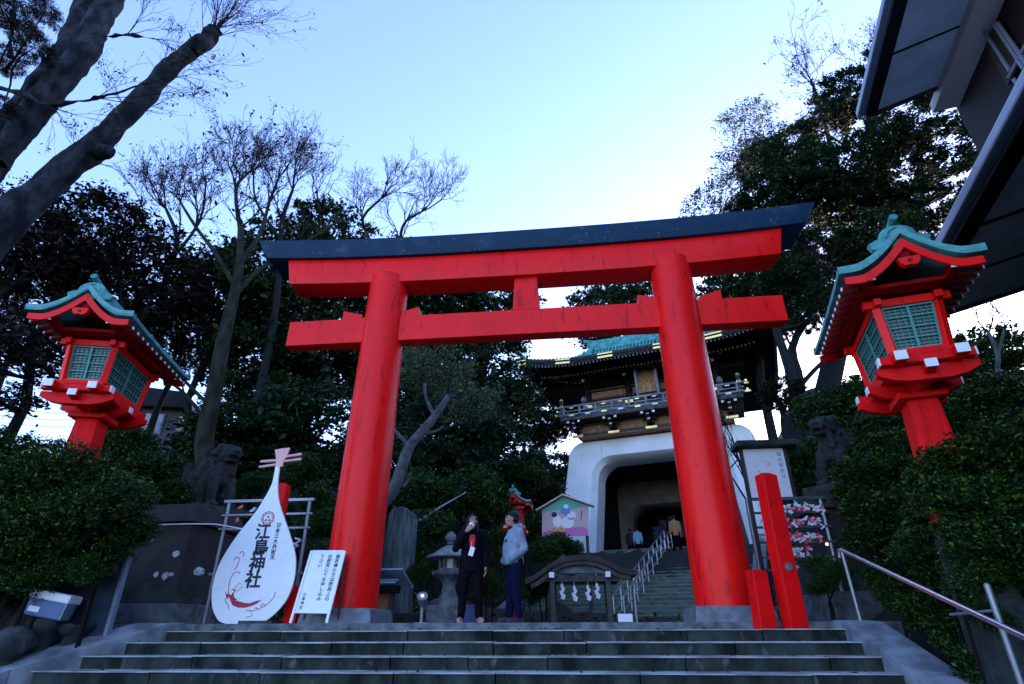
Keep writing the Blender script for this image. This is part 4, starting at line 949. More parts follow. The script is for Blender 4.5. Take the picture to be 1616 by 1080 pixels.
# ---- guardian lions on pedestals
def komainu(cx, Y, zb, s, face, label):
    t = thing('guardian_lion', label, 'statue', (cx, Y, zb), face, 'stone guardian lions on pedestals'); t.scale = (s, s, s)
    b = MB()                                                     # local: faces -Y, height about 1.2
    b.limb([(0, .30, .25), (0, .12, .48), (0, -.08, .72)], [.26, .23, .20], 14)
    b.ball((0, -.12, .62), (.22, .19, .26)); b.ball((0, .32, .20), (.27, .25, .20))
    for sx in (-1, 1):
        b.limb([(sx * .15, -.18, .55), (sx * .17, -.26, .30), (sx * .17, -.26, .08)], [.11, .085, .07]); b.ball((sx * .17, -.33, .06), (.09, .13, .065))
        b.limb([(sx * .20, .28, .26), (sx * .25, .08, .22), (sx * .24, -.02, .07)], [.15, .13, .07]); b.ball((sx * .24, -.08, .055), (.085, .13, .06))
    b.limb([(0, .48, .28), (0, .62, .55), (.02, .56, .85), (.0, .46, .98)], [.07, .10, .12, .05])
    for k in range(6): a = k * 1.05; b.ball((.09 * math.cos(a), .58, .68 + .12 * math.sin(a)), .075, 8, 6)
    hx, hy, hz = 0, -.22, 1.0
    b.ball((hx, hy, hz), (.19, .20, .18)); b.box((hx, hy - .19, hz - .0), (.22, .16, .11)); b.box((hx, hy - .15, hz - .145), (.19, .18, .05)); b.ball((hx, hy - .27, hz + .03), (.08, .05, .045))
    for sx in (-1, 1): b.ball((sx * .09, hy - .15, hz + .10), (.06, .05, .04)); b.ball((sx * .18, hy + .02, hz + .08), (.05, .07, .09)); b.ball((sx * .07, hy - .24, hz - .07), .03)
    r = random.Random(3)
    for k in range(26):
        a = r.uniform(.2, PI - .2) if k % 2 else r.uniform(0, PI); el = r.uniform(-.9, 1.1); b.ball((hx + .21 * math.cos(a) * math.cos(el) * 1.05, hy + .04 + .19 * math.sin(a) * math.cos(el), hz + .02 + .20 * math.sin(el) - .03), .062, 8, 6)
    for k in range(7): b.ball((r.uniform(-.15, .15), -.26 - r.uniform(0, .05), .80 - .03 * k), .06, 8, 6)
    M['lionstone'] = M.get('lionstone') or mat('dark_weathered_stone', (0.022, 0.030, 0.030), 0.9, (0.007, 0.010, 0.010), 5, bump=.8, bscale=14)
    remesh(b, 'body', M['lionstone'], t, .022, 1, disp=.016, dscale=.06)
    p = MB(); p.box((0, .1, -.06), (.85, 1.35, .14)); p.build('base_slab', M['mossy'], t, bevel=.02)
komainu(-7.0, 10.6, 1.97, 1.08, math.radians(62), 'dark stone guardian lion on the left pedestal above the brown block')
komainu(4.75, 10.6, 2.10, 1.08, math.radians(-48), 'dark stone guardian lion on the right pedestal among the shrubs')
def pedestal(cx, Y, w, label, patches, up=0):
    t = thing('pedestal', label, 'pedestal', (cx, Y, up), 0, 'stone pedestals under the guardian lions')
    M['pedb'] = M.get('pedb') or mat('dark_brown_stone', (0.035, 0.026, 0.024), 0.85, (0.018, 0.016, 0.015), 3, bump=.7, bscale=10)
    b = MB(); b.box((0, 0, .14 - up / 2), (w * 1.16, w * 1.0, .30 + up)); b.build('footing', M['stone'], t, bevel=.02)
    b = MB(); b.box((0, .02, .44), (w * 1.03, w * .9, .32)); b.build('lower_course', M['mossy'], t, bevel=.02)
    b = MB(); b.box((0, .04, 1.06), (w * .96, w * .84, .94), taper=.96); body = b.build('block', M['pedb'], t, bevel=.02)
    b = MB(); b.box((0, .02, 1.68), (w * 1.02, w * .92, .30), taper=.94); b.build('coping', M['pedb'], t, bevel=.03)
    M['lichen'] = M.get('lichen') or mat('white_lichen', (0.52, 0.56, 0.55), 0.9, (0.30, 0.34, 0.33), 12)
    yf = .04 - w * .42
    for dx, z, rx, rz in patches:
        q = MB(); r = random.Random(int(dx * 100)); n = 11
        q.prism([(dx + rx * math.cos(2 * PI * k / n) * r.uniform(.7, 1.1), z + rz * math.sin(2 * PI * k / n) * r.uniform(.7, 1.1)) for k in range(n)], yf - .012, yf + .06); q.build('lichen_patch', M['lichen'], body)
pw = 1.75; pc = at(255, 900, 9.9).x
pf = lambda px, py: (at(px, py, 9.9 + .04 - pw * .42).x - pc, at(px, py, 9.9 + .04 - pw * .42).z)
pt = [(*pf(x, y), r1 * .0095, r2 * .0095) for x, y, r1, r2 in ((278, 875, 6, 7), (313, 902, 9, 7), (247, 907, 5, 5), (261, 909, 6, 7), (270, 907, 5, 4), (197, 888, 5, 5), (240, 853, 3, 3))]
pedestal(pc, 9.9, pw, 'dark brown stone pedestal with white lichen patches left of the lute sign', pt)
pedestal(4.75, 10.6, 1.7, 'dark stone pedestal half hidden by shrubs behind the paper rack', [], up=.13)
# thin white cable along the pedestal
b = MB(); pts = [at(*p, 9.05) for p in ((228, 829), (262, 828), (300, 827), (340, 827.5), (372, 833), (392, 837))]; b.tube(pts, .008, 6); o = b.build('white_cable', M['white']); tag(o, 'thin white cable strung across the top of the left pedestal', 'cable')
# ---- handrail at the right of the front steps
def handrail():
    t = thing('handrail', 'shiny steel handrail running down beside the right kerb', 'handrail', (3.42, 6.0, -.7))
    a, b2 = at(1325, 867, 8.3), at(1616, 1005, 5.05); d = b2 - a; end = a + d * 1.9
    b = MB(); b.tube([a + Vector((0, .05, -.10)), a + Vector((0, .03, -.01)), a - d.normalized() * -.05, end], .024, 14); b.build('rail', M['steel'], t, smooth=True, world=True)
    lo = Vector((0, 0, -.06)); 
    p0 = at(1558, 925, 5.55); b = MB(); b.tube([p0 + Vector((0, 0, -1.6)), p0], .026, 14); b.ball(p0, .026, 12, 8); b.build('post', M['galv'], t, smooth=True, world=True)
    b = MB(); q = at(1500, 970, 6.0); b.tube([q, Vector((p0.x, p0.y, q.z + .02))], .012, 8); b.build('brace', M['galv'], t, smooth=True, world=True)
    p1 = a + d * .02; b = MB(); b.tube([p1 + Vector((.02, 0, -.95)), p1], .024, 12); b.build('post', M['galv'], t, smooth=True, world=True)
handrail()
def stair_rail():
    a0 = GP + GU * -.35 + GN * -9.0; b0 = GP + GU * -.0 + GN * .3; a0.z = .0; b0.z = 3.2
    t = thing('stair_handrail', 'steel double handrail climbing the middle of the upper stairs to the gate', 'handrail', tuple(a0))
    for s in (-1, 1):
        for h in (.42, .84): b = MB(); o = GU * (s * .16); b.tube([a0 + o + Vector((0, 0, h)), b0 + o + Vector((0, 0, h))], .022, 8); b.build('rail', M['galv'], t, smooth=True, world=True)
        for k in range(11):
            q = a0.lerp(b0, k / 10) + GU * (s * .16); b = MB(); b.tube([q + Vector((0, 0, -.1)), q + Vector((0, 0, .84))], .022, 8); b.build('post', M['steel'], t, smooth=True, world=True)
stair_rail()
# ---- dark eaves house at the right
def right_house():
    al = math.radians(13.3); d1 = Vector((math.sin(al), math.cos(al), 0)); e1 = Vector((math.cos(al), -math.sin(al), 0))
    zs, zl = 9.2, 4.6
    A = atz(1365, 185, zs); B = atz(1430, 515, zl)
    t = thing('eaves_house', 'dark two-storey house with deep grey eaves at the right edge', 'house', (A.x, A.y, -1.6), -al)
    # local: x right (e1), y into depth (d1)
    def loc(p): v = p - Vector((A.x, A.y, 0)); return Vector((v.dot(e1), v.dot(d1), p.z + 1.6))
    M['soffit'] = mat('grey_soffit_board', (0.55, 0.62, 0.66), 0.7, (0.44, 0.50, 0.54), 2)
    M['gutter'] = mat('pale_grey_gutter', (0.16, 0.20, 0.27), 0.35)
    M['darkwall'] = mat('dark_maroon_boards', (0.009, 0.004, 0.005), 0.8, (0.005, 0.003, 0.0035), 4, stretch=(1, 8, .3))
    M['tanbox'] = mat('taupe_boxed_soffit', (0.55, 0.46, 0.40), 0.7)
    Wc = loc(atz(1504, 160, zs + .35)); wx = Wc.x; wy = Wc.y
    Lb = loc(B)
    def eave(P, z, depth, name, near):
        b = MB(); y0, y1 = P.y - near, P.y
        b.add([(P.x, y0, z), (P.x + depth, y0, z + depth * .22), (P.x + depth, y1, z + depth * .22), (P.x, y1, z), (P.x, y0, z + .10), (P.x + depth, y0, z + .10 + depth * .45), (P.x + depth, y1, z + .10 + depth * .45), (P.x, y1, z + .10)],
              [(0, 3, 2, 1), (4, 5, 6, 7), (0, 1, 5, 4), (1, 2, 6, 5), (2, 3, 7, 6), (3, 0, 4, 7)]); b.build(name, M['soffit'], t)
        g = MB(); g.box((P.x - .07, (y0 + y1) / 2, z + .09), (.14, near, .15)); g.build('gutter', M['gutter'], t, bevel=.03)
        g = MB(); g.box((P.x + .10, (y0 + y1) / 2, z + .0), (.20, near, .06)); g.build('fascia', M['blackwood'], t)
        g = MB(); g.bar((P.x, y1 - .02, z + .02), (P.x + depth, y1 - .02, z + .02 + depth * .22), .08, .14); g.build('verge_board', M['darkwood'], t)
        for k in range(1, 6): g = MB(); g.bar((P.x + .2, y1 - k * 1.4, z + .03), (P.x + depth, y1 - k * 1.4, z + .01 + depth * .22), .025, .04); g.build('soffit_joint', M['blackwood'], t)
    eave(Vector((0, 0)), zs + 1.6, wx + 1.5, 'upper_eave', 11)
    eave(Vector((Lb.x, Lb.y)), zl + 1.6, 5.0, 'lower_eave', 11)
    b = MB(); b.box((wx + 3, wy - 6, (zl + 1.6 + 1.0 + zs + 1.6) / 2), (6, 12, zs - zl + 1.2)); b.build('upper_wall', M['darkwall'], t)
    b = MB(); b.box((wx - .22, wy - 5.6, zs + 1.6 + .20), (.46, 11, .22)); b.build('boxed_soffit', M['tanbox'], t)
    b = MB(); b.box((Lb.x + 5.2, Lb.y - 6, (zl + 1.6) / 2 + .2), (7, 11.4, zl + 2.2)); b.build('lower_wall', M['darkwall'], t)
    f = lambda px, py, off: onplane(px, py, Vector((A.x, A.y, 0)) + e1 * (wx - off), e1)
    for a, c, r in (((1568, 36), (1616, 108), .035), ((1574, 36), (1622, 104), .03), ((1592, 122), (1640, 30), .03), ((1600, 125), (1625, 160), .03), ((1550, 45), (1594, 112), .03)):
        b = MB(); b.tube([f(*a, .12), f(*c, .12)], r, 8); b.build('downpipe', M['gutter'], t, smooth=True, world=True)
    b = MB(); q = [loc(f(1556, 42, .05)), loc(f(1612, 130, .05))]; b.box(((q[0] + q[1]) / 2), (.04, .5, 1.0)); b.build('window_recess', M['roofbrown'], t)
right_house()
# ---- far house, roof line and mast at the left
def far_house():
    Y = 24.0; g = lambda px, py: at(px, py, Y); a = g(150, 690); c = g(222, 680)
    t = thing('far_house', 'small distant house with dark roof and bluish windows beyond the left lantern', 'house', (c.x, Y, a.z - 3.0), .25); z0 = a.z - 3.0
    L = lambda px, py: (g(px, py).x - c.x, g(px, py).z - z0)
    b = MB(); w = g(262, 660).x - g(168, 660).x; zt = L(222, 645)[1]; b.box((0, 1.5, zt / 2), (w, 3, zt)); M['housewall'] = mat('dull_grey_siding', (0.06, 0.075, 0.09), 0.7); b.build('wall', M['housewall'], t)
    b = MB(); b.prism([(-w / 2 - .4, zt), (w / 2 + .5, zt - .05), (w / 2 + .1, zt + .75), (-w / 2 + .3, zt + 1.0)], -.5, 3.3); b.build('roof', M['blackwood'], t)
    M['pane'] = mat('sky_lit_pane', (0.20, 0.26, 0.32), 0.15, spec=.8)
    for px, ww in ((203, 1.1), (240, .9)):
        x, z = L(px, 668); q = MB(); q.box((x, -.03, z), (ww, .06, 1.0)); fo = q.build('window', M['gutter'], t)
        for s in (-1, 1): p = MB(); p.box((x + s * ww * .23, -.07, z), (ww * .40, .03, .86)); p.build('pane', M['pane'], fo)
    Y2 = 26; p = at(330, 690, Y2)
    t2 = thing('flat_roof_shed', 'long low dark shed roof beside the distant house', 'shed', (at(300, 700, Y2).x, Y2, p.z - 3))
    b = MB(); b.box((0, 0, 2.9), (9, 2, .22)); b.build('roof', M['blackwood'], t2); b = MB(); b.box((0, .3, 1.4), (8.6, 1.4, 2.8)); b.build('wall', M['darkwood'], t2)
    Y3 = 60; q = at(313, 695, Y3); t3 = thing('lattice_mast', 'far thin lattice mast with wires against the pale sky', 'mast', (q.x, Y3, q.z - 2))
    H = at(313, 640, Y3).z - q.z + 4; b = MB()
    for s in (-1, 1): b.bar((s * .5, 0, 0), (s * .12, 0, H), .09)
    for k in range(8): z = H * k / 8; w1 = .5 - .38 * k / 8; w2 = .5 - .38 * (k + 1) / 8; b.bar((-w1, 0, z), (w2, 0, z + H / 8), .06); b.bar((w1, .01, z), (-w2, .01, z + H / 8), .06)
    b.build('lattice', M['galv'], t3)
    for k in range(4):
        wr = MB(); z = H * .45 + k * .9; wr.tube([(-40, 0, z + 3), (-20, 0, z + .6), (0, 0, z), (18, 0, z + .8), (40, 0, z + 3)], .035, 5); wr.build('wire', M['galv'], t3)
far_house()
# ---- rocks, panel and crate low at the left
def rock(px, py, Y, r, label, seed, m='rockm'):
    q = at(px, py, Y); t = MB(); rr = random.Random(seed)
    dn = max(.05, q.z - hgt(q.x, q.y)); t.ball((0, 0, -dn / 2), (r[0] * .8, r[1] * .8, dn / 2 + r[2] * .5))
    for k in range(7): t.ball((rr.uniform(-.4, .4) * r[0], rr.uniform(-.4, .4) * r[1], rr.uniform(-.3, .3) * r[2]), (r[0] * .7, r[1] * .7, r[2] * .7))
    o = remesh(t, 'rock', M[m], None, .05, 3, disp=.07, dscale=.22, seed=seed); o.location = q; tag(o, label, 'rock', 'rocks beside the left kerb')
M['rockm'] = mat('lichen_spotted_rock', (0.018, 0.025, 0.025), 0.9, (0.07, 0.09, 0.09), 5, bump=1.0, bscale=14, lo=.52, hi=.7)
M['lichen'] = M.get('lichen')
rock(18, 1012, 6.9, (.26, .26, .17), 'largest rough rock at the lower left corner', 1)
rock(72, 985, 7.2, (.20, .22, .12), 'mossy rock just below the blue-white crate', 2)
rock(8, 960, 7.2, (.20, .22, .12), 'rough rock at the left edge under the shrub', 3)
rock(120, 988, 7.4, (.16, .2, .07), 'low dark rock between the crate and the left kerb', 4)
def crate_panel():
    Y = 7.6; q = at(135, 985, Y); M['slate'] = mat('slate_blue_board', (0.030, 0.052, 0.085), 0.6, (0.020, 0.036, 0.06), 3, spec=.2)
    L, Rr, T = at(78, 985, Y), at(168, 985, Y), at(178, 878, Y); zg = hgt(q.x, Y); w = Rr.x - L.x; h = T.z - zg
    t = thing('upright_panel', 'slate blue upright board with a pale edge behind the shrub at left', 'panel', ((L.x + Rr.x) / 2, Y, zg), .10)
    b = MB(); b.box((0, 0, h / 2), (w, .06, h)); b.build('board', M['slate'], t, bevel=.006); b = MB(); b.box((w / 2 + .022, -.01, h / 2), (.045, .09, h + .02)); b.build('edge_trim', M['gutter'], t, bevel=.006)
    Y = 7.15; q = at(88, 945, Y); t = thing('blue_white_crate', 'small blue and white plastic crate under the left shrub', 'crate', tuple(q), -.35); t.rotation_euler = (0, .18, .35)
    M['bluecr'] = mat('mid_blue_plastic', (0.04, 0.10, 0.26), 0.4)
    b = MB(); b.box((0, 0, -.12), (.42, .34, .20)); b.build('tub', M['bluecr'], t, bevel=.02); b = MB(); b.box((0, 0, .02), (.46, .38, .10)); b.build('lid', M['white'], t, bevel=.025)
    b = MB(); b.box((-.10, -.175, -.14), (.12, .02, .06)); b.build('label_patch', M['white'], t)
    b = MB(); b.box((.215, -.05, -.11), (.02, .25, .2)); b.build('side_strip', M['gutter'], t)
crate_panel()
# ---- bamboo stick leaning on the slope
a, c = at(655, 826, 13.2), at(734, 778, 14.2); t = thing('leaning_stick', 'pale thin stick leaning out of the slope above the stone lantern', 'stick', tuple(a)); b = MB(); b.tube([a, a.lerp(c, .5) + Vector((0, 0, .02)), c], [.028, .025, .022], 8); b.ball(c, .032); b.build('pole', M['galv'], t, smooth=True, world=True)
# ================================================================== VEGETATION
def crown_points(rng, nclump, nleaf, sig=.16, shell=(.45, 1.0), squash=(1, 1, .8), hollow=0):
    d = rng.normal(size=(nclump, 3)); d /= np.linalg.norm(d, axis=1)[:, None]
    r = shell[0] + (shell[1] - shell[0]) * rng.random(nclump) ** .6
    c = d * r[:, None] * np.array(squash); s = sig * (0.6 + 0.8 * rng.random(nclump))
    P = np.repeat(c, nleaf, axis=0) + rng.normal(size=(nclump * nleaf, 3)) * np.repeat(s, nleaf)[:, None] * np.array((1, 1, .62))
    ns = max(12, nclump); sh = rng.normal(size=(ns, 3)); sh[:, 2] = np.abs(sh[:, 2]) * .8 + .1; sh /= np.linalg.norm(sh, axis=1)[:, None]   # shoots that break the outline
    tt = rng.random((ns, 14)) ** .8; st = (.80 + .10 * rng.random(ns))[:, None] + tt * (.14 + .28 * rng.random(ns))[:, None]
    Q = (sh[:, None, :] * st[:, :, None] * np.array(squash)).reshape(-1, 3) + rng.normal(size=(ns * 14, 3)) * .025
    return np.concatenate([P, Q])
def crown_mesh(name, seed, nclump, nleaf, leaf, m, **kw):
    rng = np.random.default_rng(seed); P = crown_points(rng, nclump, nleaf, **kw)
    o = quads(name, leaf_quads(P, leaf, rng, flat=.3, asp=.5), m); me = o.data; bpy.data.objects.remove(o); return me
CR = {}
for k in range(3):
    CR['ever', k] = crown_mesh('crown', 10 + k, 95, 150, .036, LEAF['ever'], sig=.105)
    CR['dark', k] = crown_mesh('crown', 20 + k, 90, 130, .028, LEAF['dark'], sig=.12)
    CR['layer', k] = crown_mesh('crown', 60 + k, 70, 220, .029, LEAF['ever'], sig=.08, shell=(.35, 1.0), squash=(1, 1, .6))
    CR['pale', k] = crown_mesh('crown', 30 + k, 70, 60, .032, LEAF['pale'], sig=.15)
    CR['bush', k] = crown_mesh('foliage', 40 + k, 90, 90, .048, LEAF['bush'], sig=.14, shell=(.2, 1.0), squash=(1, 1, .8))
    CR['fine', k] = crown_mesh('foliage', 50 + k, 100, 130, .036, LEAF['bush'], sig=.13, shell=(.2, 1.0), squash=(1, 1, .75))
def trunk_obj(pts, rs, m, parent, name='trunk', n=10, limbs=(), seed=0):
    b = MB(); b.tube(pts, rs, n)
    for l, r in limbs: b.tube(l, r, 7)
    return b.build(name, m, parent, smooth=True, world=True, fix=False)
def wob(a, b, n, amt, rng):
    a, b = Vector(a), Vector(b); L = (b - a).length
    return [a.lerp(b, k / n) + (Vector((rng.uniform(-1, 1), rng.uniform(-1, 1), rng.uniform(-.5, .5))) * amt * L if 0 < k < n else Vector((0, 0, 0))) for k in range(n + 1)]
TN = [0]
def tree(px, py, Y, r, kind, label, group='evergreen trees on the wooded hill', rz=None, name='evergreen_tree', barkm='barkd'):
    TN[0] += 1; rng = random.Random(TN[0] * 7); c = at(px, py, Y); gx, gy = c.x + rng.uniform(-.6, .6), Y + rng.uniform(-.4, .4); gz = hgt(gx, gy) - .2
    if c.z - gz < r * .5: gz = c.z - r * .8
    t = thing(name, label, 'tree', (gx, gy, gz), 0, group)
    limbs = []
    for k in range(6):
        a = rng.uniform(0, 2 * PI); e = c + Vector((math.cos(a) * r * .6, math.sin(a) * r * .6, rng.uniform(-.2, .5) * r)); s = Vector((gx, gy, gz)).lerp(c, rng.uniform(.55, .95))
        limbs.append((wob(s, e, 4, .06, rng), [.09 * r / 2, .07 * r / 2, .05 * r / 2, .03 * r / 2, .015]))
    tr = .07 + .035 * r; trunk_obj(wob((gx, gy, gz), c, 6, .03, rng), [tr * (1.2 - .13 * k) for k in range(7)], M[barkm], t, limbs=limbs)
    o = link(bpy.data.objects.new('crown', CR[kind, TN[0] % 3])); o.parent = t; o.location = c - t.location; o.rotation_euler = (rng.uniform(-.3, .3), rng.uniform(-.3, .3), rng.uniform(0, 6)); o.scale = (r * rng.uniform(.95, 1.15), r * rng.uniform(.95, 1.15), r * rng.uniform(.85, 1.0) * (rz or 1))
    return t
EV = [ # px, py, Y, radius, kind, label
 (35, 395, 13.5, 2.3, 'dark', 'dark reddish-leaved tree at the left edge below the big forked trunk'),
 (140, 385, 14.5, 2.3, 'dark', 'dark reddish-leaved tree directly behind the left lantern roof'),
 (225, 450, 15.5, 2.2, 'dark', 'dark reddish-leaved tree right of the left lantern ridge'),
 (60, 500, 16.0, 2.3, 'dark', 'loose dark tree with sky showing through behind the left lantern'),
 (-30, 560, 12.5, 2.2, 'dark', 'dark tree cut by the left edge beside the left lantern'),
 (290, 520, 20, 2.4, 'dark', 'loose dark tree with sky gaps between left lantern and curved trunk'),
 (360, 470, 19, 2.3, 'ever', 'evergreen crown behind the curved bare trunk, left of the torii'),
 (445, 440, 21, 2.7, 'ever', 'evergreen with rounded top just left of the torii top beam end'),
 (520, 385, 24, 2.5, 'ever', 'tallest evergreen knob rising above the left end of the torii'),
 (420, 590, 20, 2.6, 'ever', 'dark evergreen filling the gap left of the left pillar'),
 (500, 560, 22, 2.6, 'ever', 'dark evergreen seen just left of the left pillar under the tie beam'),
 (480, 680, 18, 2.3, 'ever', 'low dark evergreen above the neck of the lute-shaped sign'),
 (390, 700, 17, 1.9, 'ever', 'low dark evergreen behind the left guardian lion'),
 (600, 450, 26, 3.0, 'ever', 'evergreen behind the top of the left pillar'),
 (690, 480, 27, 2.8, 'ever', 'evergreen seen between left pillar and central strut'),
 (770, 495, 29, 2.8, 'ever', 'evergreen with bright top just left of the central strut'),
 (655, 600, 23, 2.8, 'ever', 'evergreen behind the pale bare tree under the tie beam'),
 (725, 590, 24, 2.6, 'ever', 'dark evergreen midway between left pillar and gate roof'),
 (775, 650, 25, 2.1, 'ever', 'dark evergreen beside the left corner of the gate roof'),
 (700, 700, 19, 2.3, 'ever', 'dark evergreen directly above the stone lantern'),
 (775, 740, 21, 1.9, 'ever', 'dark evergreen above the man and the small red lantern'),
 (835, 775, 24, 1.3, 'ever', 'dark evergreen against the left side of the white gate'),
 (620, 740, 17, 1.9, 'ever', 'dark evergreen above the stone monument'),
 (850, 650, 40, 3.2, 'ever', 'far evergreen between the gate roof corner and the torii opening'),
 (865, 760, 38, 2.6, 'ever', 'far evergreen against the lower left flank of the gate'),
 (955, 500, 44, 3.6, 'ever', 'far evergreen top peeping over the gate roof'),
 (1030, 480, 44, 3.4, 'ever', 'far evergreen behind the right pillar above the gate roof'),
 (1190, 480, 38, 4.2, 'ever', 'evergreen behind the right end of the tie beam'),
]
for px, py, Y, r, k, lb in EV: tree(px, py, Y, r, k, lb, group='dark reddish trees at the left' if k == 'dark' else 'evergreen trees on the wooded hill', name='dark_leaved_tree' if k == 'dark' else 'evergreen_tree')
def limb_tree(name, label, Y, path, rad, clumps, kind, barkm='barkd', group=None, seed=0, depth_spread=1.5, cr=1.0):
    """trunk along pixel points, limbs reaching clumps (px, py, dY, r)"""
    rng = random.Random(seed); P = [at(x, y, Y + dy) for x, y, dy in path]; g = P[0].copy(); g.z = min(g.z, hgt(g.x, g.y)) - .2; P0 = P; rad0 = rad
    t = thing(name, label, 'tree', tuple(g), 0, group); limbs = []; crowns = []
    for (x, y, dy, r, i) in clumps:
        c = at(x, y, Y + dy); s = P[i]; e = c; mid = s.lerp(e, .5) + Vector((0, 0, -.06 * (e - s).length))
        limbs.append(([s, s.lerp(mid, .5) + Vector((rng.uniform(-.1, .1),) * 3), mid, mid.lerp(e, .5) + Vector((rng.uniform(-.15, .15), 0, rng.uniform(-.1, .2))), e], [rad[i] * .55, rad[i] * .45, rad[i] * .35, rad[i] * .22, .03])); crowns.append((c, r))
    trunk_obj([g] + P, [rad[0] * 1.25] + list(rad), M[barkm], t, limbs=limbs, n=12)
    for j, (c, r) in enumerate(crowns):
        o = link(bpy.data.objects.new('crown', CR[kind, j % 3])); o.parent = t; o.location = c - g; o.rotation_euler = (rng.uniform(-.4, .4), rng.uniform(-.4, .4), rng.uniform(0, 6)); o.scale = (r * 1.1, r * 1.1, r * .75)
    return t
limb_tree('camphor_tree', 'huge spreading evergreen with dark limbs rising behind the right lantern', 20,
    [(1300, 640, 0), (1318, 560, 0), (1350, 480, 0), (1385, 420, 0), (1400, 340, .3), (1392, 260, .5), (1370, 200, .5)], [.42, .38, .34, .30, .22, .16, .10],
    [(1345, 160, 0, 1.7, 6), (1430, 150, .5, 1.8, 6), (1290, 205, .5, 1.9, 5), (1370, 255, -.5, 1.9, 5), (1250, 290, 0, 1.9, 4), (1450, 245, 0, 2.1, 5), (1330, 320, 1, 2.0, 4), (1235, 385, .5, 1.6, 3), (1420, 345, 1.2, 2.0, 4), (1500, 300, .5, 2.2, 4), (1300, 410, 0, 1.9, 3), (1510, 400, .5, 1.9, 3), (1450, 440, 1, 1.6, 3), (1560, 360, 0, 1.9, 3), (1290, 300, -.8, 1.8, 4), (1200, 330, .4, 1.4, 3), (1385, 400, -.5, 1.7, 3), (1410, 90, .8, 1.3, 6), (1200, 250, .6, 1.2, 4), (1260, 470, .8, 1.4, 2)], 'layer', seed=5)
limb_tree('pine_tree', 'slimmer evergreen between the torii right end and the right lantern', 17,
    [(1262, 700, 0), (1258, 640, 0), (1245, 580, 0), (1225, 520, 0), (1230, 460, 0)], [.2, .18, .15, .12, .07],
    [(1250, 455, 0, 1.2, 4), (1200, 440, .3, 1.1, 4), (1285, 500, .5, .8, 3), (1235, 625, 0, .7, 1)], 'layer', seed=6)
limb_tree('pale_leaved_tree', 'thin pale-leaved tree left of the great evergreen above the torii right arm', 27,
    [(1200, 600, 0), (1195, 480, 0), (1180, 380, 0), (1175, 300, 0)], [.2, .16, .12, .08],
    [(1165, 260, 0, 1.6, 3), (1120, 335, 0, 1.7, 2), (1175, 190, 0, 1.6, 3), (1215, 240, 0, 1.6, 3), (1105, 370, 1, 1.2, 2), (1160, 350, 0, 1.7, 2)], 'pale', seed=7)
# ---- bare trees: recursive twigs
def twigs(mb, p, d, L, r, depth, rng, up=.12, spread=.5, tips=None, minr=.004, kids=(2, 3)):
    n = 3; pts = [p]; q = p.copy(); dd = d.normalized()
    for k in range(n):
        dd = (dd + Vector((rng.uniform(-1, 1), rng.uniform(-1, 1), rng.uniform(-1, 1))) * .16 + Vector((0, 0, up * .5))).normalized(); q = q + dd * (L / n); pts.append(q.copy())
    r1 = max(minr, r * .62); mb.tube(pts, [r + (r1 - r) * k / n for k in range(n + 1)], 5 if depth > 2 else 3, cap=False)
    if depth <= 0:
        if tips is not None: tips.append(q)
        return
    for k in range(rng.randint(*kids)):
        s = pts[rng.randint(1, n)] if k else q
        nd = (dd + Vector((rng.uniform(-1, 1), rng.uniform(-1, 1), rng.uniform(-1, 1))) * spread * 1.3 + Vector((0, 0, up))).normalized()
        twigs(mb, s, nd, L * rng.uniform(.62, .88), r1, depth - 1, rng, up, spread, tips, minr, kids)
def bare_tree(name, label, paths, tips_at, m, depth=5, L=1.0, seed=0, leaves=0, leafm='dead', leaf=.05, group=None, up=.1, spread=.5, minr=.006, kids=(2, 3), r0=.04, rough=0, ksm=3, ground2=False):
    """paths: list of (list of (px,py,Y,radius)); tips_at: indexes of paths whose last point sprouts"""
    rng = random.Random(seed); first = paths[0][0]; g = at(*first[:3]); t = thing(name, label, 'tree', tuple(g), 0, group); b = MB(); tw = MB(); tips = []
    for i, pth in enumerate(paths):
        P = [at(x, y, Y) for x, y, Y, r in pth]; R = [r for *_, r in pth]
        if (i == 0 or (ground2 and i == 1)) and P[0].z - hgt(P[0].x, P[0].y) > .15:      # the stem goes on down to the soil
            gp = Vector((P[0].x - (1.0 if ground2 else 0), P[0].y, hgt(P[0].x, P[0].y) - .2)); P = [gp, gp.lerp(P[0], .5) - Vector((.15 if ground2 else 0, 0, 0))] + P; R = [R[0] * 1.5, R[0] * 1.15] + R; off = 2
        else: off = 0
        k = ksm; PP = smooth_pts(P, k); RR = list(np.interp(np.linspace(0, len(R) - 1, len(PP)), range(len(R)), R)); b.tube(PP, RR, 18 if max(R) > .12 else 8)
        for (j, n, LL, dpt) in tips_at.get(i, []):
            j += off
            d = (P[j] - P[j - 1]).normalized() if j > 0 else Vector((0, 0, 1))
            tw = MB()
            for _ in range(n): twigs(tw, P[j].copy(), (d + Vector((rng.uniform(-1, 1), rng.uniform(-1, 1), rng.uniform(-.6, 1))) * .55), LL * rng.uniform(.7, 1.2), min(r0, R[j] * .6), dpt, rng, up, spread, tips, minr, kids)
            tw.build('branches', M['twig'], t, world=True, fix=False)
    tk = b.build('trunk', M[m], t, smooth=True, world=True, fix=False)
    if rough:
        from mathutils import noise
        for v in tk.data.vertices:
            q = v.co; v.co = q + v.normal * rough * (noise.noise(q * 2.2) + .6 * noise.noise(q * 6.0) + .3 * noise.noise(q * 15))
    if leaves:
        nr = np.random.default_rng(seed); T = np.array([tuple(q - g) for q in tips]); T = T[nr.random(len(T)) < .5] if len(T) > 40 else T; C = T[nr.integers(0, len(T), leaves)] + nr.normal(size=(leaves, 3)) * leaf * 2
        o = quads('leaves', leaf_quads(C, leaf, nr), LEAF[leafm], t)
    return t
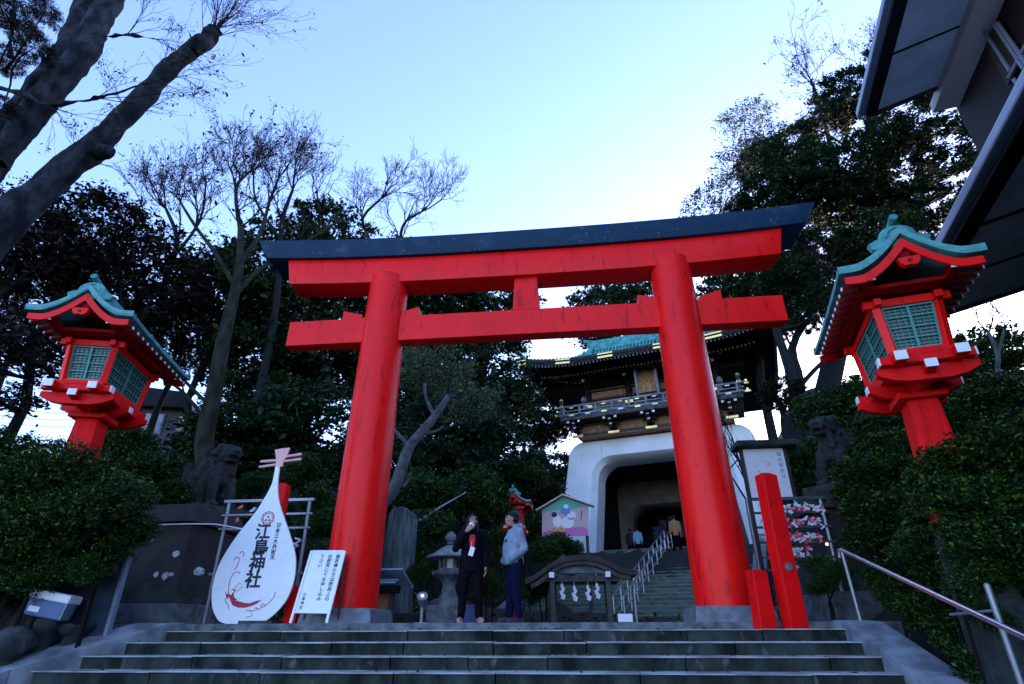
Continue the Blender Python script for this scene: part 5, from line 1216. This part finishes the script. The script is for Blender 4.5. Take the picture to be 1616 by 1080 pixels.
bare_tree('bare_tree', 'tall bare-topped tree with curved mossy trunk right of the left lantern',
    [[(330, 775, 14, .27), (322, 700, 14, .24), (338, 620, 14, .22), (352, 540, 14, .20), (366, 480, 14.2, .17), (378, 420, 14.3, .13), (380, 360, 14.4, .10)],
     [(372, 455, 14.2, .08), (340, 400, 14, .07), (310, 360, 14, .055), (285, 320, 14, .04)],
     [(380, 370, 14.4, .08), (372, 300, 14.4, .06), (390, 275, 14.4, .04)],
     [(378, 415, 14.3, .09), (410, 370, 14.8, .07), (425, 320, 15, .05), (440, 280, 15, .035)],
     [(368, 470, 14.2, .09), (410, 425, 14.6, .07), (470, 390, 15, .06), (540, 345, 15.5, .03)],
     [(330, 640, 14, .06), (290, 600, 14, .045), (262, 570, 13.8, .035), (225, 560, 13.6, .02)],
     [(335, 680, 14, .06), (290, 620, 13.8, .045), (240, 590, 13.6, .03), (190, 582, 13.4, .02)]],
    {1: [(3, 5, .85, 5), (2, 3, .8, 4)], 2: [(2, 6, .85, 5), (1, 3, .8, 5)], 3: [(3, 5, .85, 5), (2, 3, .8, 4)], 0: [(6, 3, .8, 4)], 4: [(3, 2, .9, 3), (2, 1, .8, 3)], 5: [(3, 2, .7, 2)], 6: [(3, 2, .7, 3), (1, 1, .6, 3)]},
    'barkg', seed=3, leaves=900, leafm='dead', leaf=.05, minr=.006, kids=(2, 3))
bare_tree('bare_tree', 'hazy bare tree crown between the sawn limb and the curved trunk', [[(255, 520, 17, .14), (262, 440, 17, .12), (280, 380, 17, .09), (262, 330, 17, .06)], [(270, 410, 17, .08), (315, 350, 17, .05), (325, 290, 17, .035)], [(262, 440, 17, .07), (235, 380, 17, .05), (225, 330, 17, .03)]], {0: [(3, 5, 1.0, 5), (2, 2, .9, 4)], 1: [(2, 5, 1.0, 5), (1, 2, .9, 4)], 2: [(2, 4, .9, 4)]}, 'barkd', seed=31, minr=.0055, leaves=500, leafm='dead', leaf=.05)
bare_tree('bare_tree', 'fine twiggy bare crown right of the curved trunk, above the dark evergreens', [[(430, 520, 18, .14), (440, 430, 18, .12), (445, 350, 18, .09), (462, 300, 18, .06)], [(443, 380, 18, .08), (405, 320, 18, .05), (400, 280, 18, .035)]], {0: [(3, 5, 1.05, 5), (2, 3, .9, 4)], 1: [(2, 5, 1.0, 5), (1, 2, .9, 4)]}, 'barkd', seed=32, minr=.0055, leaves=350, leafm='dead', leaf=.05)
bare_tree('bare_tree', 'small bare tree against the sky above the left arm of the torii', [[(590, 440, 26, .12), (583, 380, 26, .10), (572, 345, 26, .09), (600, 315, 26, .07)]], {0: [(3, 5, 1.3, 5), (2, 3, 1.1, 5)]}, 'barkd', seed=8, minr=.009, group='small bare trees on the skyline')
bare_tree('bare_tree', 'small bare tree on the skyline above the torii between pillar and central strut', [[(640, 440, 27, .11), (632, 380, 27, .10), (640, 350, 27, .08), (665, 335, 27, .06)]], {0: [(3, 5, 1.3, 5), (2, 3, 1.2, 4), (1, 2, 1.3, 4)]}, 'barkd', seed=9, minr=.009, group='small bare trees on the skyline')
bare_tree('bare_tree', 'twiggy bare tree on the skyline just above the left tip of the torii', [[(505, 420, 24, .12), (512, 360, 24, .09), (500, 320, 24, .06)]], {0: [(2, 4, 1.4, 4), (1, 1, 1.3, 4)]}, 'barkd', seed=10, minr=.009, group='small bare trees on the skyline')
bare_tree('bare_tree', 'hazy bare tree top between the great evergreen and the upper eaves', [[(1320, 260, 26, .14), (1300, 190, 26, .12), (1285, 140, 26, .08)], [(1330, 230, 26, .1), (1370, 130, 26, .06)]], {0: [(2, 5, 1.5, 5), (1, 2, 1.5, 4)], 1: [(1, 5, 1.4, 5)]}, 'barkd', seed=12, minr=.008, leaves=900, leafm='pale', leaf=.06)
bare_tree('bare_tree', 'dark bare tree with sky behind it between torii and right lantern', [[(1245, 690, 19, .2), (1262, 610, 19, .17), (1250, 550, 19, .14), (1275, 505, 19, .08)], [(1262, 610, 19, .09), (1300, 570, 19, .07), (1340, 545, 19, .04)]], {0: [(3, 4, 1.2, 4), (2, 2, 1.2, 4)], 1: [(2, 4, 1.1, 4), (1, 2, 1.0, 3)]}, 'barkd', seed=13, minr=.008)
# pale branching tree right of the left pillar
bare_tree('pale_bare_tree', 'pale blue-grey branching tree right of the left pillar', [
    [(592, 985, 12, .17), (588, 860, 12, .16), (592, 810, 12, .15), (620, 775, 12, .13), (640, 720, 12.1, .125), (650, 700, 12.1, .115), (672, 675, 12.2, .10), (695, 645, 12.3, .08), (708, 625, 12.4, .06)],
    [(648, 705, 12.1, .05), (632, 690, 12, .04), (617, 672, 12, .025)], [(687, 658, 12.3, .05), (673, 630, 12.3, .04), (670, 605, 12.3, .035)],
    [(636, 768, 12.1, .04), (648, 755, 12.1, .03)], [(592, 810, 12, .05), (598, 790, 12, .04), (595, 778, 12, .03)], [(706, 628, 12.4, .03), (722, 624, 12.4, .02)], [(668, 685, 12.2, .05), (690, 680, 12.2, .03), (700, 672, 12.2, .02)]],
    {0: [(8, 1, .5, 2)], 1: [(2, 1, .4, 1)], 2: [(2, 2, .4, 1)], 5: [(1, 1, .3, 2)]}, 'barkp', seed=14, leaves=60, leafm='pale', leaf=.05, minr=.006)
bare_tree('young_bare_tree', 'thin pale forked sapling on the bank under the right eaves', [[(1578, 600, 12, .05), (1575, 560, 12, .045), (1560, 525, 12, .03)], [(1575, 560, 12, .035), (1585, 520, 12, .025)]], {0: [(2, 2, .5, 3)], 1: [(1, 2, .5, 3)]}, 'barkp', seed=15, minr=.006)
bare_tree('twiggy_shrub', 'thin dark twiggy shrub standing against the white right flank of the gate', [[(1196, 860, 11.6, .03), (1180, 770, 11.6, .028), (1167, 730, 11.6, .022), (1155, 690, 11.6, .015)], [(1178, 790, 11.6, .02), (1150, 745, 11.6, .012)], [(1165, 725, 11.6, .015), (1150, 742, 11.6, .01)]], {0: [(3, 3, .4, 3), (2, 2, .4, 3), (1, 2, .4, 3)], 1: [(1, 3, .3, 3)]}, 'barkd', seed=16, minr=.005, up=.2)
# big near tree, upper left
bare_tree('sawn_tree', 'big smooth grey tree with a sawn-off limb and thick forked stems at upper left', [
    [(-120, 470, 6.6, .42), (-20, 375, 6.8, .36), (55, 308, 7, .27), (112, 262, 7.1, .25), (150, 232, 7.2, .23), (200, 180, 7.3, .20), (250, 128, 7.4, .19), (295, 85, 7.5, .17), (332, 58, 7.6, .155)],
    [(-120, 420, 6.8, .36), (-50, 290, 7.0, .34), (10, 215, 7.1, .33), (52, 160, 7.2, .30), (100, 95, 7.3, .27), (125, 40, 7.4, .26), (150, -40, 7.5, .24), (170, -140, 7.6, .2)],
    [(-5, 255, 7.0, .16), (40, 195, 7.0, .24), (85, 140, 7.0, .26), (130, 85, 7.1, .26), (158, 30, 7.2, .25), (185, -20, 7.3, .23), (230, -140, 7.3, .2)],
    [(140, 240, 7.2, .12), (158, 240, 7.15, .14), (172, 240, 7.1, .11), (176, 243, 7.1, .05)], [(305, 80, 7.5, .15), (318, 70, 7.5, .185), (326, 62, 7.6, .17), (333, 54, 7.6, .19), (339, 47, 7.6, .15)],
    [(-20, 135, 6.6, .05), (40, 150, 6.6, .045), (75, 165, 6.6, .03), (150, 155, 6.6, .02), (235, 130, 6.7, .012)], [(150, 60, 7.2, .03), (200, 55, 7.2, .02), (245, 62, 7.2, .012)],
    [(15, 90, 6.5, .03), (20, 30, 6.5, .03), (26, -30, 6.5, .03)]],
    {4: [(4, 20, .95, 3), (1, 6, .8, 3)], 5: [(4, 3, .6, 3), (3, 3, .6, 3), (2, 3, .55, 3)], 6: [(2, 4, .5, 3), (1, 3, .5, 3)], 0: [(5, 5, .45, 3), (3, 3, .45, 3), (6, 4, .5, 3)]}, 'bark', seed=21, leaves=2600, leafm='dead', leaf=.022, rough=.05, ksm=9, ground2=True, minr=.0026, r0=.010, spread=.36, up=.0, kids=(2, 3))
def leafy(name, label, clumps, Y, group, kind='ever', stem=True, cat='shrub', ks=1.0, seed=0):
    g = at(clumps[0][0], clumps[0][1] + 60, Y); zr = -.4 if cat == 'branch' else min(-.2, hgt(g.x, Y) - g.z - .05); t = thing(name, label, cat, tuple(g), 0, group); rng = random.Random(seed)
    b = MB()
    for j, (x, y, dy, r) in enumerate(clumps):
        c = at(x, y, Y + dy); o = link(bpy.data.objects.new('foliage', CR[kind, (j + seed) % 3])); o.parent = t; o.location = c - g; o.rotation_euler = (rng.uniform(-.5, .5), rng.uniform(-.5, .5), rng.uniform(0, 6)); r *= rng.uniform(.82, 1.0); o.scale = (r, r, r * rng.uniform(.75, .95))
        e = c - g
        if j % 2 and cat != 'branch': continue
        b.tube([Vector((e.x * .35, e.y * .35, zr)), e * .5 + Vector((rng.uniform(-.1, .1), 0, -.1)), e], [.022, .016, .008], 6)
    b.build('stems', M['twig'], t, fix=False); return t
leafy('leafy_branch', 'dark leafy branches hanging in the top left corner before the thick stems', [(20, 30, 0, .55), (55, 75, 0, .40), (10, 95, 0, .42), (70, 20, .1, .35), (5, 170, 0, .3)], 6.4, None, 'dark', cat='branch')
# ---- shrubs
SH = [
 (60, 770, 6.8, .62, 'fine', 'broad fine-leaved shrub in front of the left lantern post', [(60, 775, 0, .62), (115, 745, -.1, .52), (10, 725, .2, .62), (150, 790, -.1, .55), (100, 830, 0, .60), (30, 850, 0, .62), (-30, 900, 0, .6)]),
 (190, 800, 7.3, .5, 'fine', 'fine-leaved shrub overhanging the slate blue board', [(185, 785, 0, .50), (212, 835, .1, .40), (165, 850, -.1, .44), (135, 890, -.2, .38)]),
 (40, 900, 6.9, .4, 'fine', 'shaded shrub above the rocks at the left edge', [(40, 905, 0, .48), (5, 880, 0, .50), (85, 880, .2, .42), (10, 935, .1, .40)]),
 (245, 740, 9.4, .5, 'bush', 'low green shrub left of the left guardian lion', [(235, 745, 0, .55), (205, 715, .4, .55), (270, 785, 0, .40), (180, 700, 1, .6)]),
 (430, 740, 12, .5, 'bush', 'green shrub behind the neck of the lute-shaped sign', [(440, 760, 0, .45), (475, 745, .5, .6), (400, 765, 0, .4), (500, 790, .3, .5)]),
 (1400, 840, 9.3, .5, 'bush', 'glossy shrub just above the start of the steel handrail', [(1385, 800, 0, .52), (1430, 760, .3, .62), (1368, 845, 0, .38), (1420, 830, 0, .55), (1352, 790, .5, .45), (1470, 880, -1, .45)]),
 (1520, 760, 6.4, .6, 'bush', 'large glossy shrub in front of the right lantern post', [(1490, 745, -.3, .42), (1540, 730, 0, .50), (1595, 760, 0, .50), (1500, 800, 0, .42), (1615, 700, .3, .5), (1510, 790, -.55, .34), (1560, 800, -.6, .38), (1600, 830, -.6, .36), (1540, 850, -.5, .34)]),
 (1440, 950, 7.3, .45, 'bush', 'shrub under the steel handrail beside the right kerb', [(1425, 940, .9, .34), (1470, 965, .3, .36), (1520, 1010, -.3, .36), (1400, 910, 1.2, .28), (1560, 1060, -.7, .36)]),
 (1560, 950, 6.9, .5, 'bush', 'dark shrub behind the short handrail post', [(1530, 935, .5, .34), (1605, 925, .2, .42), (1590, 1000, -.1, .32), (1490, 905, .9, .34)]),
 (1540, 870, 6.6, .5, 'fine', 'shaded shrub in the dark hollow above the handrail', [(1480, 860, .4, .45), (1545, 860, .4, .5), (1605, 850, .2, .5), (1560, 890, -.5, .36), (1610, 900, -.5, .38), (1532, 850, -.6, .26), (1540, 910, -.58, .27), (1556, 970, -.6, .20)]),
 (1400, 700, 10, .7, 'bush', 'leafy shrub between right guardian lion and right lantern post', [(1400, 720, 0, .65), (1370, 760, -.6, .55), (1440, 690, .5, .7), (1395, 670, 1, .6)]),
 (1560, 650, 10.5, .8, 'bush', 'leafy shrub covering the bank under the right eaves', [(1550, 660, 0, .75), (1600, 630, 0, .8), (1500, 690, 0, .6), (1530, 610, 1, .7)]),
 (1280, 700, 13, .8, 'bush', 'green shrub left of the right guardian lion', [(1270, 720, 0, .7), (1300, 650, 1.5, .8), (1255, 760, 0, .5), (1340, 640, 1.5, .7)]),
 (1400, 620, 15, 1, 'bush', 'sunless shrub on the ridge behind the right lantern', [(1400, 620, 0, 1.0), (1460, 600, 0, 1.0), (1360, 650, 0, .8), (1560, 570, 1, 1.1)]),
 (680, 800, 13.5, .8, 'bush', 'green shrub between stone monument and stone lantern', [(680, 830, 0, .55), (700, 790, 1, .7), (660, 770, 1, .7), (650, 870, -.5, .4), (690, 890, -.8, .35)]),
 (780, 800, 15, .8, 'bush', 'green shrub on the slope between the two people', [(770, 800, 0, .75), (740, 770, .5, .8), (790, 860, -.5, .55), (770, 920, -1.5, .4)]),
 (850, 880, 15.5, .6, 'bush', 'low shrub behind the wooden stall at the stair foot', [(860, 870, 0, .5), (880, 858, .5, .45), (845, 930, -1, .4), (905, 868, .8, .35)]),
 (830, 770, 20, 1, 'bush', 'shrub on the slope above the small red lantern', [(825, 750, 0, .9), (795, 760, 0, 1.0), (850, 835, -1, .7)]),
 (735, 690, 17, 1, 'pale', 'yellowing sparse shrub beyond the pale bare tree', [(700, 590, 0, 1.3), (740, 640, 0, 1.2), (650, 580, 0, 1.0)]),
 (1255, 880, 9.0, .3, 'fine', 'small dark shrub under the right paper rack', [(1300, 920, 0, .26), (1285, 890, .3, .22), (1325, 900, 0, .25)]),
 (560, 830, 12, .5, 'fine', 'dark shrub between the notice sign and the pale bare tree', [(505, 830, 0, .5), (660, 905, -.3, .3), (520, 880, -.5, .4)]),
]
for i, (px, py, Y, r, kind, lb, cl) in enumerate(SH): leafy('shrub', lb, cl, Y, 'shrubs on the banks', kind, seed=i)
# ---- ground cover on the slopes
def ground_cover():
    rng = np.random.default_rng(77); N = 150000
    x = rng.uniform(-16, 17, N); y = 4.5 + 26 * rng.random(N) ** 1.3
    gu = (x - GP.x) * GU.x + (y - GP.y) * GU.y; gn = (x - GP.x) * GN.x + (y - GP.y) * GN.y
    ok = ~((abs(gu) < 4.3) & (gn > -12)) & ~((y < 13.4) & (x > -7.6) & (x < 4.3)) & ~((y < 9) & (x > -8) & (x < 3.8))
    ok &= ~((abs(gu) < 3.9) & (gn > -16))
    ok &= ~((y < 8) & (x < -6.2 - (8 - y) * .5 + 0) & (x > -7.6))
    x, y = x[ok], y[ok]; z = np.array([hgt(a, b) for a, b in zip(x, y)]); h = np.abs(rng.normal(size=len(x))) * .16 * (0.5 + np.sin(x * 1.7) * np.cos(y * 1.3) ** 2 + .5)
    C = np.stack([x, y, z + .03 + np.abs(h)], 1); V = leaf_quads(C, .055, rng, flat=.2)
    tag(quads('ground_cover', V, LEAF['bush']), kind='stuff')
    N = 9000; x = rng.uniform(-8, 5, N); y = rng.uniform(5, 16, N); m2 = (y > 13.3) | (x < -6.6) ; x, y = x[m2], y[m2]
    z = np.array([hgt(a, b) for a, b in zip(x, y)]) + .05; tag(quads('fallen_leaves', leaf_quads(np.stack([x, y, z], 1), .04, rng, flat=.7), LEAF['dead']), kind='stuff')
ground_cover()
# ================================================================== PEOPLE
M['skin'] = mat('skin', (0.36, 0.21, 0.16), 0.5, (0.31, 0.18, 0.14), 8)
M['hair'] = mat('black_hair', (0.004, 0.0035, 0.004), 0.45, spec=.25, bump=.4, bscale=60, stretch=(4, 4, .4))
M['blackcoat'] = mat('black_navy_coat', (0.0022, 0.0022, 0.005), 0.9, (0.004, 0.004, 0.008), 6, bump=.3, bscale=25, spec=.1)
M['blackpants'] = mat('black_trousers', (0.0022, 0.0022, 0.003), 0.9, (0.004, 0.004, 0.006), 6, spec=.1)
M['navyjean'] = mat('navy_jeans', (0.003, 0.005, 0.022), 0.9, (0.005, 0.008, 0.032), 6, bump=.3, bscale=30, spec=.1)
M['greyjacket'] = mat('blue_grey_jacket', (0.22, 0.29, 0.36), 0.85, (0.15, 0.20, 0.26), 7, bump=.5, bscale=18)
M['redshirt'] = mat('red_shirt', (0.55, 0.02, 0.03), 0.8)
M['shoe'] = mat('dark_shoe', (0.02, 0.018, 0.018), 0.5)
M['shoep'] = mat('pinkish_shoe', (0.35, 0.20, 0.20), 0.5)
M['eye'] = mat('dark_eye', (0.01, 0.008, 0.008), 0.2)
def hand(b, wrist, dirv, palm_n, s=1.0, curl=.5, side=1):
    """palm plus five separate bent fingers"""
    d = Vector(dirv).normalized(); n = Vector(palm_n).normalized(); x = d.cross(n).normalized() * side; w = Vector(wrist)
    for k in range(4):
        r0 = w + d * .015; k0 = w + d * .085 * s + x * (.030 - .020 * k) * s
        b.cap(r0 + x * (.018 - .012 * k), k0, .015 * s, .013 * s, 8)
        L = (.036, .042, .039, .030)[k] * s; c = curl * (1 + .15 * k)
        p1 = k0 + (d * math.cos(c) + n * math.sin(c)) * L; p2 = p1 + (d * math.cos(2 * c) + n * math.sin(2 * c)) * L * .75
        b.limb([k0, p1, p2], [.0100 * s, .0088 * s, .0075 * s], 7)
    t0 = w + d * .03 + x * .022; t1 = t0 + (d * .6 + x * .6 + n * .35).normalized() * .036 * s; b.limb([t0, t1, t1 + (d * .9 + x * .1 + n * .4).normalized() * .030 * s], [.014 * s, .0105 * s, .009 * s], 7)
def person(label, loc, rz, H, J, C, group=None, voxel=.009, hair='long', girth=1.0, hood=False, gaze=(0, 0), lowdetail=False):
    """J: joints in metres for a 1.6 m figure facing -Y; C: material keys"""
    t = thing('person', label, 'person', loc, rz, group); s = H / 1.60; t.scale = (s, s, s)
    V = lambda k: Vector(J[k]); b = MB(); hx, hy, hz = J['head']; R = Euler((gaze[0], 0, gaze[1])).to_matrix(); hc = Vector((hx, hy, hz))
    P = lambda x, y, z: hc + R @ Vector((x, y, z))
    b.ball(P(0, .012, .022), (.074, .090, .088), 18, 12); b.ball(P(0, -.022, -.045), (.055, .062, .066), 14, 10); b.ball(P(0, -.055, -.088), (.028, .024, .020))   # skull, jaw, chin
    b.limb([P(0, -.084, .020), P(0, -.095, -.022)], [.009, .014], 8); b.ball(P(0, -.088, -.058), (.024, .012, .010)); b.ball(P(0, -.080, .035), (.052, .016, .012))     # nose, lips, brow
    for sx in (-1, 1): b.ball(P(sx * .075, .008, -.010), (.010, .020, .030)); b.ball(P(sx * .042, -.062, -.022), (.022, .020, .020))   # ears, cheeks
    b.limb([P(0, .01, -.06), (J['neck'][0], J['neck'][1], J['neck'][2])], [.048, .055], 12)
    ch, pv = V('chest'), V('pelvis')
    b.limb([ch + Vector((0, 0, .05)), ch - Vector((0, 0, .12)), pv], [.10, .095, .11], 14)
    for sd in 'LR':
        sh, el, wr = V('sh' + sd), V('el' + sd), V('wr' + sd); b.limb([ch + Vector((0, 0, .09)), sh, el, wr], [.055, .048, .038, .027], 10)
        hand(b, wr, Vector(J['hd' + sd]), Vector(J['hn' + sd]), 1.0, J.get('cu' + sd, .5), 1 if sd == 'R' else -1)
        hp, kn, an = V('hp' + sd), V('kn' + sd), V('an' + sd); b.limb([pv, hp, kn, an], [.11, .085, .055, .038], 10); b.limb([an, an + Vector((0, .0, -.03)), an + Vector((J.get('tx' + sd, 0), -.15, -.045))], [.038, .036, .028], 10)
    remesh(b, 'body', M['skin'], t, voxel if not lowdetail else .018, 2)
    if not lowdetail:
        for sx in (-1, 1): e = MB(); e.ball(P(sx * .031, -.079, .012), (.013, .008, .0065), 10, 6); e.build('eye', M['eye'], t, smooth=True); e = MB(); e.limb([P(sx * .015, -.090, .034), P(sx * .047, -.080, .036)], [.004, .003], 6); e.build('eyebrow', M['hair'], t)
        e = MB(); e.ball(P(0, -.098, -.058), (.021, .006, .005), 10, 6); M['lip'] = M.get('lip') or mat('lip', (0.45, 0.16, 0.15), .5); e.build('lips', M['lip'], t, smooth=True)
    h = MB(); h.ball(P(0, .030, .048), (.088, .094, .082), 16, 12)
    if hair == 'long':
        for k in range(22):
            a = -0.55 + (PI + 1.1) * k / 21; x = .083 * math.cos(a); y = .025 + .078 * math.sin(a); l = .20 + .03 * math.sin(k * 2.7); h.limb([P(x * .8, y * .8, .05), P(x, y, -.02), P(x * 1.12, y * 1.1 + .01, -l)], [.030, .028, .014], 7)
        for sx in (-1, 1): h.limb([P(sx * .015, -.050, .100), P(sx * .062, -.048, .056), P(sx * .082, -.015, -.02)], [.020, .016, .018], 7)
    else:
        for k in range(12): a = -.1 + (PI + .2) * k / 11; h.ball(P(.076 * math.cos(a), .025 + .066 * math.sin(a), -.015), (.018, .026, .040), 8, 6)
        for sx in (-1, 0, 1): h.ball(P(sx * .035, -.052, .085), (.030, .030, .020), 8, 6)
    remesh(h, 'hair', M['hair'], t, .010 if not lowdetail else .02, 2, disp=.004, dscale=.02)
    c = MB(); g = girth
    def loft(levels, n=24):                              # one coat body: (z, rx, ry, y)
        vs = []
        for z, rx, ry, yo in levels:
            for k in range(n): a = 2 * PI * k / n; vs.append((ch.x + rx * math.cos(a), yo + ry * math.sin(a), z))
        N = len(levels); c.add(vs, [(i * n + k, i * n + (k + 1) % n, (i + 1) * n + (k + 1) % n, (i + 1) * n + k) for i in range(N - 1) for k in range(n)] + [tuple(range(n))[::-1], tuple((N - 1) * n + k for k in range(n))])
    hz0 = pv.z - J.get('hem', .12); bel = (g - 1) * .35
    loft([(hz0, .170 * g, .128 * g, pv.y), (pv.z + .05, .168 * g, .138 * g, pv.y - bel * .6), (pv.z + .17, .155 * g, .132 * g, ch.y - bel), (ch.z, .165 * g, .128 * g, ch.y - bel * .4), (ch.z + .08, .160, .110, ch.y), (ch.z + .13, .110, .080, ch.y)])
    c.limb([ch + Vector((0, 0, .10)), V('neck')], [.10, .062], 14)
    for sd in 'LR': c.limb([ch + Vector((0, .0, .08)), V('sh' + sd), V('el' + sd), V('wr' + sd).lerp(V('el' + sd), .12 if not hood else -.25)], [.09, .072, .058, .043 if not hood else .056], 12)
    if hood: c.ball(V('neck') + Vector((0, .095, .005)), (.10, .065, .075), 14, 10); c.limb([V('neck') + Vector((-.085, .02, .02)), V('neck') + Vector((-.05, -.055, -.04))], [.03, .024], 8); c.limb([V('neck') + Vector((.085, .02, .02)), V('neck') + Vector((.05, -.055, -.04))], [.03, .024], 8)
    remesh(c, 'jacket', M[C['top']], t, voxel * 1.2 if not lowdetail else .02, 12, disp=.008, dscale=.07)
    p = MB()
    for sd in 'LR': p.limb([pv, V('hp' + sd), V('kn' + sd), V('an' + sd) + Vector((0, 0, .015))], [.13, .108, .076, .058], 12)
    remesh(p, 'trousers', M[C['leg']], t, voxel * 1.2 if not lowdetail else .02, 4, disp=.008, dscale=.08)
    for sd in 'LR':
        q = MB(); an = V('an' + sd); tx = J.get('tx' + sd, 0); q.limb([an + Vector((0, .03, -.035)), an + Vector((tx * .5, -.07, -.038)), an + Vector((tx, -.17, -.045))], [.042, .042, .034], 12); q.box(an + Vector((tx * .4, -.07, -.072)), (.085, .27, .018)); remesh(q, 'shoe', M[C['shoe']], t, .010, 3)
    return t, s
ZP = 0.0
JW = dict(head=(.0, -.015, 1.475), neck=(0, .01, 1.35), chest=(0, 0, 1.20), pelvis=(0, 0, .88), shL=(.165, 0, 1.275), elL=(.225, .03, 1.02), wrL=(.225, -.03, .79), hdL=(.0, -.15, -1), hnL=(-1, -.2, 0), cuL=.35,
          shR=(-.165, 0, 1.275), elR=(-.255, -.09, 1.05), wrR=(-.095, -.215, 1.300), hdR=(.75, .10, .75), hnR=(.3, 1, .2), cuR=.7, hpL=(.085, 0, .84), knL=(.115, -.03, .46), anL=(.14, .02, .085), hpR=(-.085, 0, .84), knR=(-.115, -.02, .46), anR=(-.13, .02, .085), txL=.04, txR=-.04, hem=.17)
WL = at(741, 985, 9.35)
tw, s = person('woman in black coat and trousers raising a white tissue to her mouth', (WL.x, 9.35, ZP), math.radians(12), 1.59, JW, dict(top='blackcoat', leg='blackpants', shoe='shoep'), hair='long', gaze=(math.radians(-14), math.radians(14)))
b = MB(); b.prism([(-.035, -.10), (.035, -.10), (.05, .02), (.04, .09), (-.04, .09), (-.05, .02)], -.128, -.10); o = b.build('red_shirt_front', M['redshirt'], tw, bevel=.01); o.location = (0, -.006, 1.17)
def world_of(t, v): return Matrix.LocRotScale(t.location, t.rotation_euler, t.scale) @ Vector(v)
b = MB(); b.ball((0, 0, 0), (.045, .03, .04), 10, 8); b.box((.02, -.005, -.03), (.05, .02, .06), (.3, .4, .2)); o = remesh(b, 'white_tissue', M['paper'], None, .008, 2, disp=.006, dscale=.03); o.location = world_of(tw, (-.02, -.150, 1.405)); tag(o, 'crumpled white tissue held at the mouth of the woman in black', 'tissue')
b = MB(); b.box((0, 0, 0), (.075, .008, .135), (0, .28, 0)); b.tube([(-.005, .0, .06), (0, .03, .18)], .003, 5); o = b.build('name_card', M['white'], None, bevel=.003); o.location = world_of(tw, (-.005, -.160, 1.005)); o.rotation_euler = (0, 0, .2); tag(o, 'white card hanging in front of the black coat of the woman', 'card')
JM = dict(head=(.0, -.045, 1.475), neck=(0, -.005, 1.35), chest=(0, .01, 1.19), pelvis=(0, .0, .87), shL=(.175, .01, 1.265), elL=(.245, .07, 1.02), wrL=(.185, -.07, .90), hdL=(-.8, -.35, -.5), hnL=(-.3, 1, 0), cuL=.6,
          shR=(-.175, .01, 1.265), elR=(-.245, .07, 1.02), wrR=(-.185, -.07, .90), hdR=(.8, -.35, -.5), hnR=(.3, 1, 0), cuR=.6, hpL=(.09, 0, .83), knL=(.10, -.02, .45), anL=(.10, .03, .085), hpR=(-.09, 0, .83), knR=(-.10, -.03, .45), anR=(-.10, -.03, .085), hem=.07)
ML = at(812, 985, 9.6)
tm, s = person('man in blue-grey hooded jacket and navy jeans, hand in pocket, turned left', (ML.x, 9.6, ZP), math.radians(-62), 1.66, JM, dict(top='greyjacket', leg='navyjean', shoe='shoe'), hair='short', girth=1.12, hood=True, gaze=(0, math.radians(-6)))
b = MB(); b.ball((0, -.01, 1.335), (.075, .08, .05), 14, 10); b.build('dark_collar', M['blackcoat'], tm, smooth=True)
b = MB(); b.box((.05, -.155, 1.14), (.05, .02, .04)); b.build('chest_patch', M['ink'], tm, bevel=.004)
JF = dict(JW); JF.update(wrR=(-.22, -.03, .79), elR=(-.225, .03, 1.02), hdR=(0, -.15, -1), hnR=(1, -.2, 0))
M['tancoat'] = mat('orange_tan_coat', (0.36, 0.16, 0.06), .8); M['ltblue'] = mat('pale_blue_coat', (0.25, 0.40, 0.55), .8); M['darkcl'] = mat('charcoal_coat', (0.03, 0.02, 0.03), .8)
def far(px, gn, top, label, H):
    z = 3.22; q = atz(px, 540 - 0, z)
    d = ray(px, 866); P0 = GP + GN * gn; n = GN; tt = (P0 - CAM).dot(n) / d.dot(n); q = CAM + d * tt
    person(label, (q.x, q.y, z if gn > 0 else 3.22 + gn * .342), PI if top != 'darkcl' else 2.6, H, JF, dict(top=top, leg='blackpants', shoe='shoe'), group='visitors at the shrine gate', lowdetail=True, hair='short')
far(1069, -1.0, 'tancoat', 'distant visitor in an orange-tan coat at the top of the handrail', 1.6)
far(1008, 3.6, 'ltblue', 'distant visitor in pale blue inside the gate passage', 1.55)
far(996, 4.2, 'darkcl', 'distant visitor in dark clothes inside the gate passage', 1.6)
